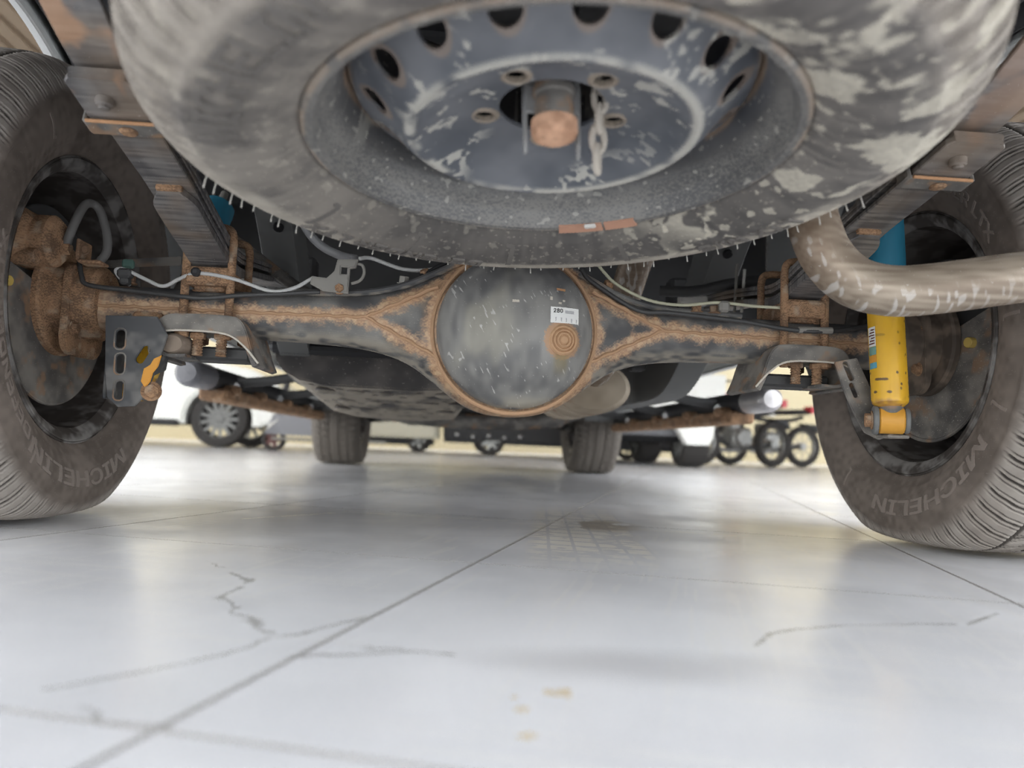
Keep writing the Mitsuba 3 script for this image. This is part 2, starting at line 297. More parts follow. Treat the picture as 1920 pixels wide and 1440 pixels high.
def f_floor(p, n, uv):
    g = fbm(p.x * 3, p.y * 3, 0.0, 3); m = fbm(p.x * 11 + 4, p.y * 11, 0.0, 3); fi = noise(p.x * 230, p.y * 230)
    ca, sa = math.cos(TA), math.sin(TA)
    u = ((p.x - TO[0]) * ca - (p.y - TO[1]) * sa) / TS; v = ((p.x - TO[0]) * sa + (p.y - TO[1]) * ca) / TS
    t = cell_rand(dr.floor(u), dr.floor(v))
    c = mix((0.63, 0.635, 0.655), (0.73, 0.735, 0.755), sm(0.3, 0.7, 0.6 * g + 0.4 * m)) * (0.96 + 0.06 * t)
    # scuffs that run across the tiles, dust, tyre tracks
    s1 = sm(0.66, 0.80, noise(u * 7 + 3, v * 150)) * sm(0.45, 0.6, fbm(p.x * 2.2, p.y * 2.2, 3.0, 2)); s2 = sm(0.70, 0.82, noise(u * 120, v * 6)) * sm(0.5, 0.62, fbm(p.x * 2.6 + 9, p.y * 2.6, 3.0, 2))
    c = mix(c, (0.76, 0.75, 0.72), 0.28 * dr.clip(s1 + s2, 0, 1))
    c = mix(c, (0.50, 0.505, 0.52), 0.35 * sm(0.52, 0.72, fbm(p.x * 5 + 2, p.y * 2.0 + 7, 0.0, 3)))
    tr = sm(0.105, 0.075, dr.abs(p.x - 0.14 - p.y * 0.12)) * sm(-0.42, -0.1, p.y) * sm(0.75, 0.3, p.y)
    q1, q2 = p.x * 26 - p.y * 3.0, p.y * 17 + p.x * 4
    q1, q2 = dr.abs(q1 - dr.floor(q1) - 0.5), dr.abs(q2 - dr.floor(q2) - 0.5)
    bl = sm(0.46, 0.40, q1) * sm(0.44, 0.36, q2) * sm(0.30, 0.5, fbm(p.x * 40, p.y * 40, 6.0, 2))
    c = mix(c, (0.56, 0.545, 0.52), 0.45 * tr)
    c = mix(c, (0.84, 0.81, 0.74), 0.8 * tr * bl)
    sl = segd(p.x, p.y, [(-.30, .30, .02, .225), (.20, .165, .44, .085), (-.30, .30, -.46, .10)]) + (noise(p.x * 90, p.y * 90) - 0.5) * 0.008
    c = mix(c, (0.84, 0.82, 0.74), 0.7 * sm(0.007, 0.002, sl))
    c = mix(c, (0.30, 0.24, 0.17), 0.7 * sm(0.52, 0.64, fbm(p.x * 16, p.y * 9, 2.0, 3)) * sm(0.11, 0.04, dr.sqrt(dr.square((p.x - 0.20)) + dr.square((p.y - 0.20) * 0.7))))
    w = (noise(p.x * 55, p.y * 55) - 0.5) * 0.011 + (noise(p.x * 170, p.y * 170) - 0.5) * 0.005
    d = dr.abs(segd(p.x + w, p.y + w * 0.7, CSEG)) + 0.0012 * (noise(p.x * 40, p.y * 40) - 0.4)
    c = mix(c, (0.25, 0.245, 0.23), 0.68 * sm(0.0040, 0.0010, d) * sm(0.12, 0.4, noise(p.x * 45, p.y * 45, 4.0)))
    # smudge and yellow specks near the lens
    c = mix(c, (0.46, 0.455, 0.465), 0.65 * sm(0.11, 0.02, dr.sqrt(dr.square((p.x - 0.03) * 0.75) + dr.square((p.y + 0.79) * 1.6)) + (m - 0.5) * 0.06))
    sp = F3(9)
    for (a, b, r) in ((-.049, -.93, .005), (-.020, -.860, .006), (-.027, -.856, .005), (-.047, -.889, .0045), (-.05, -.868, .003), (-.016, -.853, .004)):
        sp = dr.minimum(sp, dr.sqrt(dr.square(p.x - a) + dr.square((p.y - b) * 0.8)) / r)
    c = mix(c, (0.55, 0.42, 0.20), 0.7 * sm(1.1, 0.5, sp + (fi - 0.5)))
    joint = dr.minimum(dr.abs(u - dr.floor(u + 0.5)), dr.abs(v - dr.floor(v + 0.5)))
    c = mix(c, (0.30, 0.29, 0.27), 0.7 * sm(0.006, 0.003, joint))
    return c
def f_floor_r(p, n, uv): return 0.15 + 0.20 * fbm(p.x * 7, p.y * 7, 1.0, 3)
def f_wall(p, n, uv):
    g = fbm(p.x * 0.8, p.y * 0.8, p.z * 1.5, 3)
    return mix((0.56, 0.48, 0.30), (0.66, 0.58, 0.40), g)

M('axle', proc(f_axle), 0.55, 0, 0.45)
M('rust', proc(f_rust), 0.9, 0, 0.2, bump=proc(b_rust), bscale=0.0009)
M('leaf', proc(f_leaf), 0.42, 0.25, 0.5)
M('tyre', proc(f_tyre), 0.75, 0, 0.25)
M('spare_tyre', proc(f_spare), 0.72, 0, 0.3)
M('spare_rim', proc(f_rim), 0.40, 0, 0.5)
M('exhaust', proc(f_exh), 0.45, 0.35, 0.5)
M('steel', proc(f_steel), 0.6, 0.1, 0.4)
M('yellow', proc(f_yellow), 0.38, 0, 0.5)
M('tank', proc(f_tank), 0.5, 0, 0.4)
M('beige', proc(f_beige), 0.65, 0.1, 0.4)
M('floor', proc(f_floor), proc(f_floor_r), 0, 0.55)
M('wall', proc(f_wall), 0.8, 0, 0.2)
M('grout', (0.30, 0.29, 0.28), 0.9)
M('black', (0.012, 0.012, 0.013), 0.7, 0, 0.3)
M('dark', (0.03, 0.03, 0.032), 0.6, 0, 0.4)
M('dark_rubber', (0.045, 0.042, 0.04), 0.7, 0, 0.3)
M('frame', (0.14, 0.142, 0.138), 0.55, 0, 0.4)
M('frame_dark', (0.055, 0.055, 0.055), 0.6, 0, 0.4)
M('blue', (0.025, 0.17, 0.26), 0.5, 0, 0.4)
M('grey_cable', (0.42, 0.42, 0.41), 0.5)
M('cream_cable', (0.42, 0.41, 0.30), 0.5)
M('black_cable', (0.05, 0.05, 0.05), 0.45)
M('hose', (0.13, 0.125, 0.12), 0.6)
M('plastic_grey', (0.22, 0.21, 0.19), 0.6)
M('white_clip', (0.62, 0.60, 0.56), 0.5)
M('chalk', (0.50, 0.46, 0.40), 0.85)
M('orange_rust', (0.42, 0.23, 0.12), 0.75)
M('red_rust', (0.43, 0.235, 0.16), 0.8)
M('orange', (0.62, 0.28, 0.04), 0.6)
M('mint', (0.18, 0.33, 0.28), 0.6)
M('paper', (0.72, 0.72, 0.70), 0.6)
M('ink', (0.02, 0.02, 0.02), 0.6)
M('grey_ink', (0.42, 0.42, 0.42), 0.6)
M('silver', (0.50, 0.51, 0.50), 0.35, 0.3, 0.5, clearcoat=0.6)
M('chrome', (0.62, 0.62, 0.63), 0.22, 1.0)
M('white_paint', (0.80, 0.80, 0.76), 0.25, 0, 0.5, clearcoat=0.6)
M('cream_paint', (0.74, 0.70, 0.56), 0.4, 0, 0.5)
M('glass_dark', (0.02, 0.022, 0.024), 0.08, 0, 0.6)
M('alloy', (0.32, 0.32, 0.31), 0.4, 0.6)
M('red_light', (0.60, 0.01, 0.03), 0.25, 0, 0.5)
M('red_paint', (0.42, 0.015, 0.03), 0.3, 0, 0.5)
M('maroon', (0.10, 0.03, 0.025), 0.5)
M('roof_tan', (0.27, 0.205, 0.145), 0.6)
M('roof_beam', (0.26, 0.16, 0.11), 0.6)
M('whisker', (0.50, 0.48, 0.44), 0.6)
M('lettering', (0.225, 0.19, 0.167), 0.7)
M('spare_lettering', (0.125, 0.115, 0.105), 0.6)
M('brass', (0.50, 0.36, 0.10), 0.5)

# ---------------------------------------------------------------- setting: floor, wall, roof
ca, sa = math.cos(TA), math.sin(TA)
def grid(u, v): return (TO[0] + (u * ca + v * sa) * TS, TO[1] + (-u * sa + v * ca) * TS)
cells = []
for i in range(-7, 9):
    for j in range(-2, 8):
        x, y = grid(i + .5, j + .5)
        if -1.9 < y < 3.3 and abs(x - 0.1 - y * 0.06) < 0.85 + 0.72 * max(0, y + 1.0): cells.append((i, j))
hole = shapely.union_all([Polygon([grid(i, j), grid(i + 1, j), grid(i + 1, j + 1), grid(i, j + 1)]).buffer(1e-5) for i, j in cells])
flo = sbox(-22, -18, 22, 24).difference(hole)
fm = [trimesh.creation.extrude_polygon(g, 0.05, engine='earcut') for g in getattr(flo, 'geoms', [flo])]
floor = struct('floor', mv(cat(fm), [0, 0, -0.05]), 'mat_floor')
gm = [trimesh.creation.extrude_polygon(g, 0.04, engine='earcut') for g in getattr(hole, 'geoms', [hole])]
g_ = obj('grout_bed', mv(cat(gm), [0, 0, -0.0435]), 'mat_grout', floor)
tile_ply = mikit.ply(bx((TS / 2, TS / 2, -0.004), (TS - 0.0020, TS - 0.0020, 0.008), 0.0006), 'mat_floor')
for i, j in cells:
    x, y = grid(i, j)
    obj('tile', tile_ply, None, floor, tw=T4().translate([x, y, 0]) @ T4().rotate([0, 0, 1], -math.degrees(TA)))
wall = struct('wall_back', bx((0, 15.1, 2.2), (44, 0.2, 4.4), 0.01), 'mat_wall')
ROOF_Y = 1.6
def corrugated(x0, x1, y0, y1, z, pitch=0.19, h=0.03):
    xs, zs = [], []
    k = int((x1 - x0) / pitch)
    for i in range(k):
        for a, b in ((0, 0), (0.62, 0), (0.72, 1), (0.90, 1)): xs.append(x0 + (i + a) * pitch); zs.append(z + b * h)
    xs, zs = np.array(xs), np.array(zs); n = len(xs)
    V = np.vstack([np.stack([xs, np.full(n, y), zs + dz], 1) for y, dz in ((y0, 0), (y1, 0), (y0, .004), (y1, .004))])
    Fs = []
    for i in range(n - 1):
        Fs += [[i, i + n, i + n + 1], [i, i + n + 1, i + 1], [2 * n + i, 2 * n + i + 1, 3 * n + i + 1], [2 * n + i, 3 * n + i + 1, 3 * n + i]]
    return trimesh.Trimesh(V, Fs, process=False)
roof = struct('ceiling', corrugated(-13.0, 13.0, ROOF_Y, 12.6, 3.30), 'mat_roof_tan')
for y in np.arange(ROOF_Y + .1, 12.5, 2.05): obj('purlin', bx((0, y, 3.23), (26, 0.06, 0.12), 0.004), 'mat_roof_beam', roof)
for x in (-12.5, 12.5):
    for y in (ROOF_Y + .3, 9.7): obj('post', bx((x, y, 1.6), (0.14, 0.14, 3.2), 0.006), 'mat_roof_beam', roof)

# ---------------------------------------------------------------- tyres
def make_tyre(Rt=0.388, half=0.136, npitch=72, sub=12, prof_n=110, flat=None, depth=0.008, lug=0.0):
    """a radial tyre about z, centred; returns mesh and the sidewall profile on the -z side"""
    k = Rt / 0.388; w = half / 0.136
    H = [(.231, -.101), (.239, -.111), (.252, -.119), (.272, -.129), (.298, -.1355), (.320, -.1345), (.334, -.1315), (.352, -.1230), (.366, -.112), (.377, -.098), (.3845, -.075), (.3870, -.040), (.388, 0)]
    H = [(r if r < .26 else .26 + (r - .26) * (Rt - .26) / .128, v * w) for r, v in H]
    P = spline(np.array(H + [(r, -v) for r, v in H[-2::-1]]), 10)
    L = np.r_[0, np.cumsum(np.linalg.norm(np.diff(P, axis=0), axis=1))]
    s = np.linspace(0, L[-1], prof_n)
    P = np.stack([np.interp(s, L, P[:, 0]), np.interp(s, L, P[:, 1])], 1)
    d = np.gradient(P, axis=0); N = np.stack([-d[:, 1], d[:, 0]], 1); N /= np.linalg.norm(N, axis=1, keepdims=True)
    N *= np.sign((N * np.stack([P[:, 0] - .31, P[:, 1]], 1)).sum(1, keepdims=True))
    n = npitch * sub; a = np.arange(n) / n * 2 * np.pi
    A, Rr = a[:, None], P[None, :, 0]; v = P[None, :, 1]; av = np.abs(v) / w
    on = (Rr > .334 * Rt / .388)
    Lp = 2 * np.pi * Rt / npitch
    def cut(x, w, e=.0008): return np.clip((w / 2 - np.abs(x)) / e + 0.5, 0, 1)
    kink = np.where(av > .078, (av - .078) * 0.10, (.078 - av) * 0.55)
    u = A * Rt + np.sign(v) * Lp * .25 + kink
    d1 = (u / Lp) % 1.0 - 0.5; d2 = (2 * u / Lp) % 1.0 - 0.5
    lat = cut(d1 * Lp, .0042); sip = cut(d2 * Lp / 2, .0022) * .55
    zig = .0025 * np.abs((u / Lp * 2) % 2 - 1)
    circ = np.maximum(cut(av - .026 - zig, .0060), cut(av - .074, .0070))
    sh = (av > .078)
    g = np.maximum(circ, np.where(sh, np.maximum(lat, sip), np.maximum(lat * .8 * (av > .03), sip * .8)))
    disp = -depth * g * on * np.clip((Rr - .334 * Rt / .388) / .012, 0.0, 1)
    side = ~on
    rib = np.exp(-((Rr - .328 * Rt / .388) / .0022) ** 2) * .0016 + np.exp(-((Rr - .258) / .002) ** 2) * .0014 + np.exp(-((Rr - .318 * Rt / .388) / .0012) ** 2) * .0008
    disp = disp + side * rib
    R2 = Rr + disp * N[None, :, 0]; Z2 = v + disp * N[None, :, 1]
    V = np.stack([R2 * np.cos(A), R2 * np.sin(A), np.broadcast_to(Z2, R2.shape)], -1).reshape(-1, 3)
    i, j = np.meshgrid(np.arange(n), np.arange(prof_n - 1), indexing='ij')
    p, q = i * prof_n + j, ((i + 1) % n) * prof_n + j
    Fq = np.stack([p, q, q + 1, p + 1], -1).reshape(-1, 4)
    Fc = np.vstack([Fq[:, [0, 1, 2]], Fq[:, [0, 2, 3]]])
    m = trimesh.Trimesh(V, Fc, process=False)
    lo = P[:prof_n // 2]
    gv = np.broadcast_to(g * on * np.clip((Rr - .336 * Rt / .388) / .012, 0, 1), R2.shape).reshape(-1)
    return m, lo, np.stack([gv, gv], 1)
def letters(text, a0, Rm, h, prof, depth=0.0016, track=1.0, bold=True):
    """raised sidewall letters, reading clockwise as seen from -z, tops outward; a0 is where the text starts"""
    t = meshkit.text_mesh(text, h, 0.004, bold)
    t = trimesh.Trimesh(*trimesh.remesh.subdivide_to_size(t.vertices, t.faces, 0.010), process=False)
    x, y, z = t.vertices.T
    R = Rm + (y - h / 2); a = a0 + x * track / Rm
    zs = np.interp(R, prof[:, 0], prof[:, 1])
    Z = zs - depth + (0.004 - z)
    return trimesh.Trimesh(np.stack([R * np.cos(a), R * np.sin(a), Z], 1), t.faces, process=False)

truck = thing('pickup_truck', 'underside of a pickup truck with rusty rear axle and leaf springs', 'pickup truck')
def part(name, mesh, m, smooth=35, parent=None, label=None, **k):
    key = obj(name, mesh, m, parent or truck, smooth, **k)
    if label: lab(key, label)
    return key

AZ = 0.360            # axle height
def place_wheel(mesh, side, x0, y0=0.0, z0=AZ):
    """wheel meshes are built about z with the inboard face towards -z"""
    return axis_to(mesh, [0, 1.0 if side > 0 else -1.0, 0], [0, 0, 1], [side, 0, 0], [x0 * side, y0, z0])
def squash(mesh):
    v = mesh.vertices; low = v[:, 2] < 0.03
    v[:, 2] = np.where(low, 0.0012 + 0.0288 * np.exp(np.minimum(0, (v[:, 2] - 0.03)) / 0.0288), v[:, 2]); mesh.vertices = v; return mesh
XW = 0.828            # wheel centre plane
rt_mesh, rt_prof, rt_uv = make_tyre(Rt=0.389, npitch=68, sub=18, prof_n=120)
rim_prof = [(.2340, -.112), (.2365, -.110), (.2365, -.101), (.2325, -.099), (.2330, -.105), (.2330, -.1115), (.2310, -.1125), (.2200, -.1080), (.2110, -.098), (.2090, -.060), (.2060, -.02), (.2030, .03), (.2000, .06), (.1880, .068), (.172, .063), (.150, .075), (.125, .070), (.100, .058), (.060, .056), (.05, .055), (.05, .062), (.1, .064), (.15, .082), (.20, .085), (.218, .10), (.236, .108), (.232, .099), (.214, .085), (.213, -.085), (.231, -.097)]
rim_mesh = lathe(rim_prof[:22] + [(.19, .075), (.206, .066), (.209, .03), (.2115, -.02), (.2150, -.060), (.2190, -.084), (.2300, -.096), (.2315, -.100)], 128, closed=True)
rot_txt = {-1: (("MICHELIN", 4.17, 0.293, 0.025, 2.0), ("DEFENDER LTX", 5.38, 0.285, 0.020, 1.5)), 1: (("MICHELIN", 3.75, 0.293, 0.025, 2.0), ("DEFENDER LTX", 1.62, 0.285, 0.020, 1.5))}
for side in (-1, 1):
    word = 'left' if side < 0 else 'right'
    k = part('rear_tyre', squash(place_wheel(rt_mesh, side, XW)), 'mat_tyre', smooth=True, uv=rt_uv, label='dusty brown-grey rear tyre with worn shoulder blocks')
    # in the local frame the angle runs from the rear (left wheel) or the front (right wheel) up over the top
    for txt, a0, Rm, h, tr in rot_txt[side]:
        obj('raised_lettering', place_wheel(letters(txt, a0, Rm, h, rt_prof, track=tr), side, XW), 'mat_lettering', k, 20)
    for q in (0.85, 1.35, 3.1, 3.55, 5.28):
        obj('raised_bar', place_wheel(letters('l', q, 0.2955, 0.040, rt_prof, depth=0.0010, bold=False), side, XW), 'mat_lettering', k, 20)
    part('rear_wheel_rim', place_wheel(rim_mesh, side, XW), 'mat_wheel_inner' if False else 'mat_rim_dark', smooth=30, label='scuffed black steel rim seen from inside')
scene['mat_rim_dark'] = pb(proc(lambda p, n, uv: mix((0.052, 0.045, 0.040), (0.20, 0.19, 0.18), sm(0.35, 0.70, fbm(p.x * 40, p.y * 40, p.z * 40, 3)) * (0.30 + 0.70 * sm(0.207, 0.213, dr.sqrt(dr.square(p.y) + dr.square(p.z - AZ)))))), 0.5, 0, 0.4)

# brakes and hubs
scene['mat_dirt_dark'] = pb(proc(lambda p, n, uv: mix((0.085, 0.068, 0.055), (0.20, 0.155, 0.12), sm(0.3, 0.7, fbm(p.x * 40, p.y * 40, p.z * 40, 3)))), 0.75)
hub_prof = [(0.0, -.150), (.052, -.150), (.060, -.142), (.064, -.10), (.066, -.085), (.088, -.083), (.092, -.079), (.092, -.070), (.0, -.070)]
for side in (-1, 1):
    pts = [(0.092, a) for a in np.linspace(0, 2 * np.pi, 40)]
    hm = 'mat_rust' if side < 0 else 'mat_dirt_dark'
    hub = part('hub_flange', place_wheel(lathe(hub_prof, 48), side, XW), hm, label='rust-caked hub flange' if side < 0 else 'dirt-brown hub flange')
    fl = ext(rr(0, 0, 0.132, 0.15, 0.03), 0.012, 'yz', 0)
    obj('flange_plate', mv(fl, [side * (XW - 0.105) - (0.012 if side > 0 else 0), 0, AZ - 0.018]), hm, hub)
    for (dy, dz) in ((-.048, -.012), (-.048, .055), (.048, -.012), (.048, .055)):
        obj('bolt', hexbolt((side * (XW - 0.106 - 0.012), dy, AZ - 0.018 + dz - .02), (-side, 0, 0), .009, .008), 'mat_rust', hub)
    # dust shield: lower part of a disc with a rolled rim
    th = np.radians(np.linspace(168, 375, 40) if side < 0 else np.linspace(165, 372, 40))
    outer = [(.172 * math.cos(t), .172 * math.sin(t)) for t in th]
    poly = Polygon(outer + [(.05 * math.cos(t), .05 * math.sin(t)) for t in th[::-1]])
    sh = ext(poly, 0.003, 'yz', 0, 0.0006)
    rimt = tube([(0, a, b) for a, b in outer], 0.0035, 8)
    part('brake_dust_shield', mv(cat([sh, rimt]), [side * (XW - 0.068) , 0, AZ]), 'mat_steel', label='grey brake dust shield')
    # rotor behind it
    part('brake_rotor', place_wheel(lathe([(.05, -.05), (.155, -.05), (.157, -.048), (.157, -.028), (.155, -.026), (.05, -.026)], 64), side, XW), 'mat_frame_dark')
# left caliper with its hose
cal = part('brake_caliper', cat([cyl((-.800, -.095, .438), (-.716, -.095, .438), .040, 36, .008), bx((-.775, -.10, .44), (.06, .11, .085), .016), cyl((-.80, -.13, .405), (-.73, -.13, .405), .013, 20)]), 'mat_rust', label='orange-rusted brake caliper')
obj('banjo_bolt', hexbolt((-.716, -.085, .430), (1, 0, 0), .010, .009), 'mat_rust', cal)
obj('hose_bracket', cat([bx((-.690, -.075, .428), (.006, .044, .034), .002), bx((-.672, -.08, .410), (.036, .034, .005), .002)]), 'mat_rust', cal)
obj('bracket_screw', hexbolt((-.687, -.08, .430), (.4, -1, 0), .006, .006), 'mat_rust', cal)
obj('brake_hose', tube([(-.712, -.085, .437), (-.706, -.09, .452), (-.700, -.085, .480), (-.696, -.07, .506), (-.690, -.055, .512), (-.680, -.05, .500), (-.668, -.05, .465), (-.664, -.055, .435), (-.672, -.065, .412)], .0068, 12, 8), 'mat_hose', cal)
cal2 = part('brake_caliper', cat([cyl((.800, .095, .438), (.716, .095, .438), .040, 36, .008), bx((.775, .10, .44), (.06, .11, .085), .016)]), 'mat_rust')
part('brass_plug', cyl((-.762, -.155, .362), (-.752, -.157, .362), .008, 16), 'mat_brass', label='small yellow plug on the left brake')
part('brass_plug', cyl((.760, -.12, .350), (.748, -.122, .350), .009, 16), 'mat_brass', label='small yellow plug on the right brake')

# ---------------------------------------------------------------- rear axle housing
hx = np.array([0, .03, .06, .09, .115, .14, .17, .20, .235, .27, .32, .40, .52, .72])
top = np.array([.475, .473, .466, .453, .440, .428, .414, .404, .397, .393, .391, .390, .389, .388])
bot = np.array([.198, .200, .207, .222, .240, .259, .279, .292, .301, .306, .309, .311, .3115, .312])
dep = np.array([.080, .080, .080, .079, .077, .073, .067, .060, .052, .047, .043, .040, .0385, .0385])
xs = np.concatenate([-np.linspace(0.72, 0.30, 20), -np.linspace(.29, 0, 40)]); xs = np.concatenate([xs, -xs[-2::-1]])
from scipy.interpolate import PchipInterpolator as PCH
ft, fb, fd = PCH(hx, top), PCH(hx, bot), PCH(hx, dep)
ns = 64; th = np.arange(ns) / ns * 2 * np.pi
V = []
for x in xs:
    a = abs(x); zc, hz, hy = (ft(a) + fb(a)) / 2, (ft(a) - fb(a)) / 2, fd(a)
    e = 2 / 3.4 if a > .2 else 2 / (3.4 + (0.2 - a) * 9)
    c, s = np.cos(th), np.sin(th)
    V.append(np.stack([np.full(ns, x), hy * np.sign(c) * np.abs(c) ** e, zc + hz * np.sign(s) * np.abs(s) ** (2 / 2.9)], 1))
V = np.array(V).reshape(-1, 3); Fh = []
for i in range(len(xs) - 1):
    for j in range(ns):
        p, q = i * ns + j, i * ns + (j + 1) % ns; Fh += [[p, q, q + ns], [p, q + ns, p + ns]]
hs = trimesh.Trimesh(V, Fh, process=False); hs.fix_normals()
axle = part('rear_axle', hs, 'mat_axle', smooth=50, label='banjo rear axle housing, black paint with rusty weld seams')
def yrear(x): return -float(fd(abs(x)))
# flange lip along the upper edge of the banjo, each side
for s in (-1, 1):
    P = [(s * x, -fd(x) * .62, ft(x) + .001) for x in np.linspace(.075, .40, 26)]
    obj('edge_flange', tube(P, .0065, 10), 'mat_axle', axle)
    # weld seams as raised beads
    seams = [[(-.69, .350), (-.245, .352)], [(-.245, .352), (-.128, .405)], [(-.245, .352), (-.122, .286)]] if s < 0 else [[(.69, .350), (.255, .355)], [(.255, .355), (.128, .410)], [(.255, .355), (.128, .292)]]
    for (a, b) in seams:
        n = max(12, int(abs(a[0] - b[0]) * 120)); q = np.linspace(0, 1, n)
        P = [(a[0] + (b[0] - a[0]) * t, yrear(a[0] + (b[0] - a[0]) * t) + .0005, a[1] + (b[1] - a[1]) * t + .0012 * math.sin(t * n * 1.7)) for t in q]
        obj('weld_seam', tube(P, .0030 + .0005 * np.sin(np.arange(n) * 1.9), 8), 'mat_seam_rust', axle)
# cover
cov = [(0.0, -.150)] + [(r, -.150 + .058 * (r / .1275) ** 2.6) for r in np.linspace(.012, .1235, 22)] + [(.1262, -.088), (.1275, -.083), (.1275, -.070), (.118, -.068)]
cover = lathe([(r, -y) for r, y in cov][::-1], 128)
cover = axis_to(cover, [1, 0, 0], [0, 0, 1], [0, -1, 0], [0, 0, CZ])
cv = obj('differential_cover', cover, 'mat_cover', axle, 40); lab(cv, 'round domed differential cover, grey-black and scratched')
def f_cover(p, n, uv):
    g = fbm(p.x * 20, p.y * 20, p.z * 14, 3); fi = noise(p.x * 430, p.y * 430, p.z * 430)
    c = mix((0.118, 0.117, 0.117), (0.225, 0.220, 0.208), sm(0.3, 0.7, g * 0.7 + 0.3 * noise(p.x * 90, p.y * 90, p.z * 30)))
    c = mix(c, (0.29, 0.275, 0.225), 0.55 * sm(0.5, 0.7, fbm(p.x * 16 + 4, p.z * 9, 1.0, 3)) * sm(0.03, -0.03, p.x))
    sc = sm(0.84, 0.93, noise(p.x * 330 + p.z * 190, p.z * 95 - p.x * 60, 1.0)) * sm(0.50, 0.62, fbm(p.x * 34, p.z * 34, 7.0, 2))
    c = mix(c, (0.44, 0.43, 0.41), 0.8 * sc + 0.35 * sm(0.88, 0.97, fi))
    c = mix(c, (0.40, 0.36, 0.28), 0.5 * sm(0.235, 0.215, p.z) * sm(0.4, 0.6, g))
    dp = dr.sqrt(dr.square(p.x - .0715) + dr.square(p.z - .318)); nz = (fi - 0.5) * 0.006
    c = mix(c, (0.36, 0.22, 0.13), sm(.033, .027, dp + nz))
    run = sm(.016, .006, dr.abs(p.x - .0715)) * sm(.318, .300, p.z) * sm(.255, .285, p.z)
    return mix(c, (0.20, 0.16, 0.07), 0.6 * run)
scene['mat_cover'] = pb(proc(f_cover), 0.5, 0.1, 0.45)
ring = tube([(0.1345 * math.cos(t), -.080 + .006 * abs(math.cos(t)) , CZ + 0.1345 * math.sin(t)) for t in np.linspace(0, 2 * np.pi, 120)], .0036, 8, cap=False)
obj('weld_seam', ring, 'mat_seam_rust', axle)
M('seam_rust', (0.38, 0.235, 0.14), 0.85)
pc = np.array([.0715, -.1335, .318]); pn = np.array([.25, -1, -.05]); pn /= np.linalg.norm(pn)
def disc_stack(prof):
    a = np.cross(pn, [0, 0, 1]); a /= np.linalg.norm(a); return axis_to(lathe(prof, 40), a, np.cross(pn, a), pn, pc)
plug = obj('filler_plug', disc_stack([(0, -.01), (.0235, -.01), (.0245, .004), (.022, .007), (.0195, .0075), (.0185, .005), (.016, .0085), (.0145, .0085), (.0135, .006), (.011, .0095), (.009, .0095), (.008, .007), (.0055, .009), (.0, .009)][::-1]), 'mat_plug', axle, 30); lab(plug, 'round orange-rusted filler plug')
scene['mat_plug'] = pb((0.42, 0.26, 0.15), 0.8, 0.1)
# sticker on the dome
def on_dome(x, z, off=.0006):
    r = math.hypot(x, z - CZ); return -.150 + .058 * (r / .1275) ** 2.6 - off
def dome_patch(x0, x1, z0, z1, off, nx=12, nz=6, skew=0.0):
    X, Z = np.meshgrid(np.linspace(x0, x1, nx), np.linspace(z0, z1, nz), indexing='ij')
    Z = Z + (X - x0) * skew
    fr = np.array([[x, on_dome(x, z, off), z] for x, z in zip(X.ravel(), Z.ravel())]); bk = fr + [0, .0012, 0]
    F = []
    for i in range(nx - 1):
        for j in range(nz - 1):
            p = i * nz + j; F += [[p, p + nz, p + nz + 1], [p, p + nz + 1, p + 1]]
    n0 = len(fr); F2 = [[a + n0, c + n0, b + n0] for a, b, c in F]
    b = [i * nz for i in range(nx)] + [(nx - 1) * nz + j for j in range(1, nz)] + [i * nz + nz - 1 for i in range(nx - 2, -1, -1)] + list(range(nz - 2, 0, -1))
    for p, q in zip(b, b[1:] + b[:1]): F2 += [[p, p + n0, q + n0], [p, q + n0, q]]
    m = trimesh.Trimesh(np.vstack([fr, bk]), F + F2, process=False); m.fix_normals(); return m
sk = 0.05
obj('barcode_sticker', dome_patch(.0505, .0985, .3435, .3690, .0008, skew=sk), 'mat_paper', axle, 30); lab(truck + '__rear_axle__barcode_sticker', 'small white sticker printed 280')
tx = meshkit.text_mesh('280', .0062, .0005, True)
v = tx.vertices.copy(); X = .0545 + v[:, 0]; Z = .3600 + v[:, 1] + (X - .0505) * sk
tx.vertices = np.stack([X, [on_dome(x, z, .0010 + d) for x, z, d in zip(X, Z, v[:, 2])], Z], 1)
obj('sticker_digits', tx, 'mat_ink', axle, False)
bars = [dome_patch(.0585 + i * .0088, .0600 + i * .0088 + (i % 2) * .0006, .3470, .3530, .0012, 2, 2, skew=sk) for i in range(5)] + [dome_patch(.0745, .0900, .3605, .3655, .0012, 3, 2, skew=sk)]
obj('sticker_bars', cat(bars), 'mat_grey_ink', axle, False)
for (x, z, w, h) in ((.068, .400, .015, .004), (.0515, .383, .004, .006), (.066, .3765, .005, .003), (.0725, .381, .004, .003), (-.005, .374, .011, .004)):
    obj('paint_chip', dome_patch(x - w / 2, x + w / 2, z - h / 2, z + h / 2, .0008, 4, 3), 'mat_chalk' if x != .068 else 'mat_orange_rust', axle, 30)
# bolts and tabs along the top of the housing
for (x, z, d, m_) in ((-.150, .432, (-.4, -.5, 1), 'mat_rust'), (-.188, .418, (.1, -.2, 1), 'mat_plastic_grey'), (.160, .430, (.3, -.6, 1), 'mat_rust'), (.318, .397, (0, -.1, 1), 'mat_rust'), (.350, .396, (0, 0, 1), 'mat_rust'), (-.634, .393, (0, 0, 1), 'mat_rust'), (.533, .388, (0, -.3, 1), 'mat_rust'), (-.522, .388, (0, -.3, 1), 'mat_rust')):
    y = -.030
    obj('bolt', hexbolt((x, y, z - .004), d, .0085, .012, True), m_, axle)
obj('edge_flange', tube([(-.16, -.035, .428), (-.13, -.04, .445), (-.10, -.045, .463), (-.075, -.05, .475)], .004, 10, 6), 'mat_black', axle)

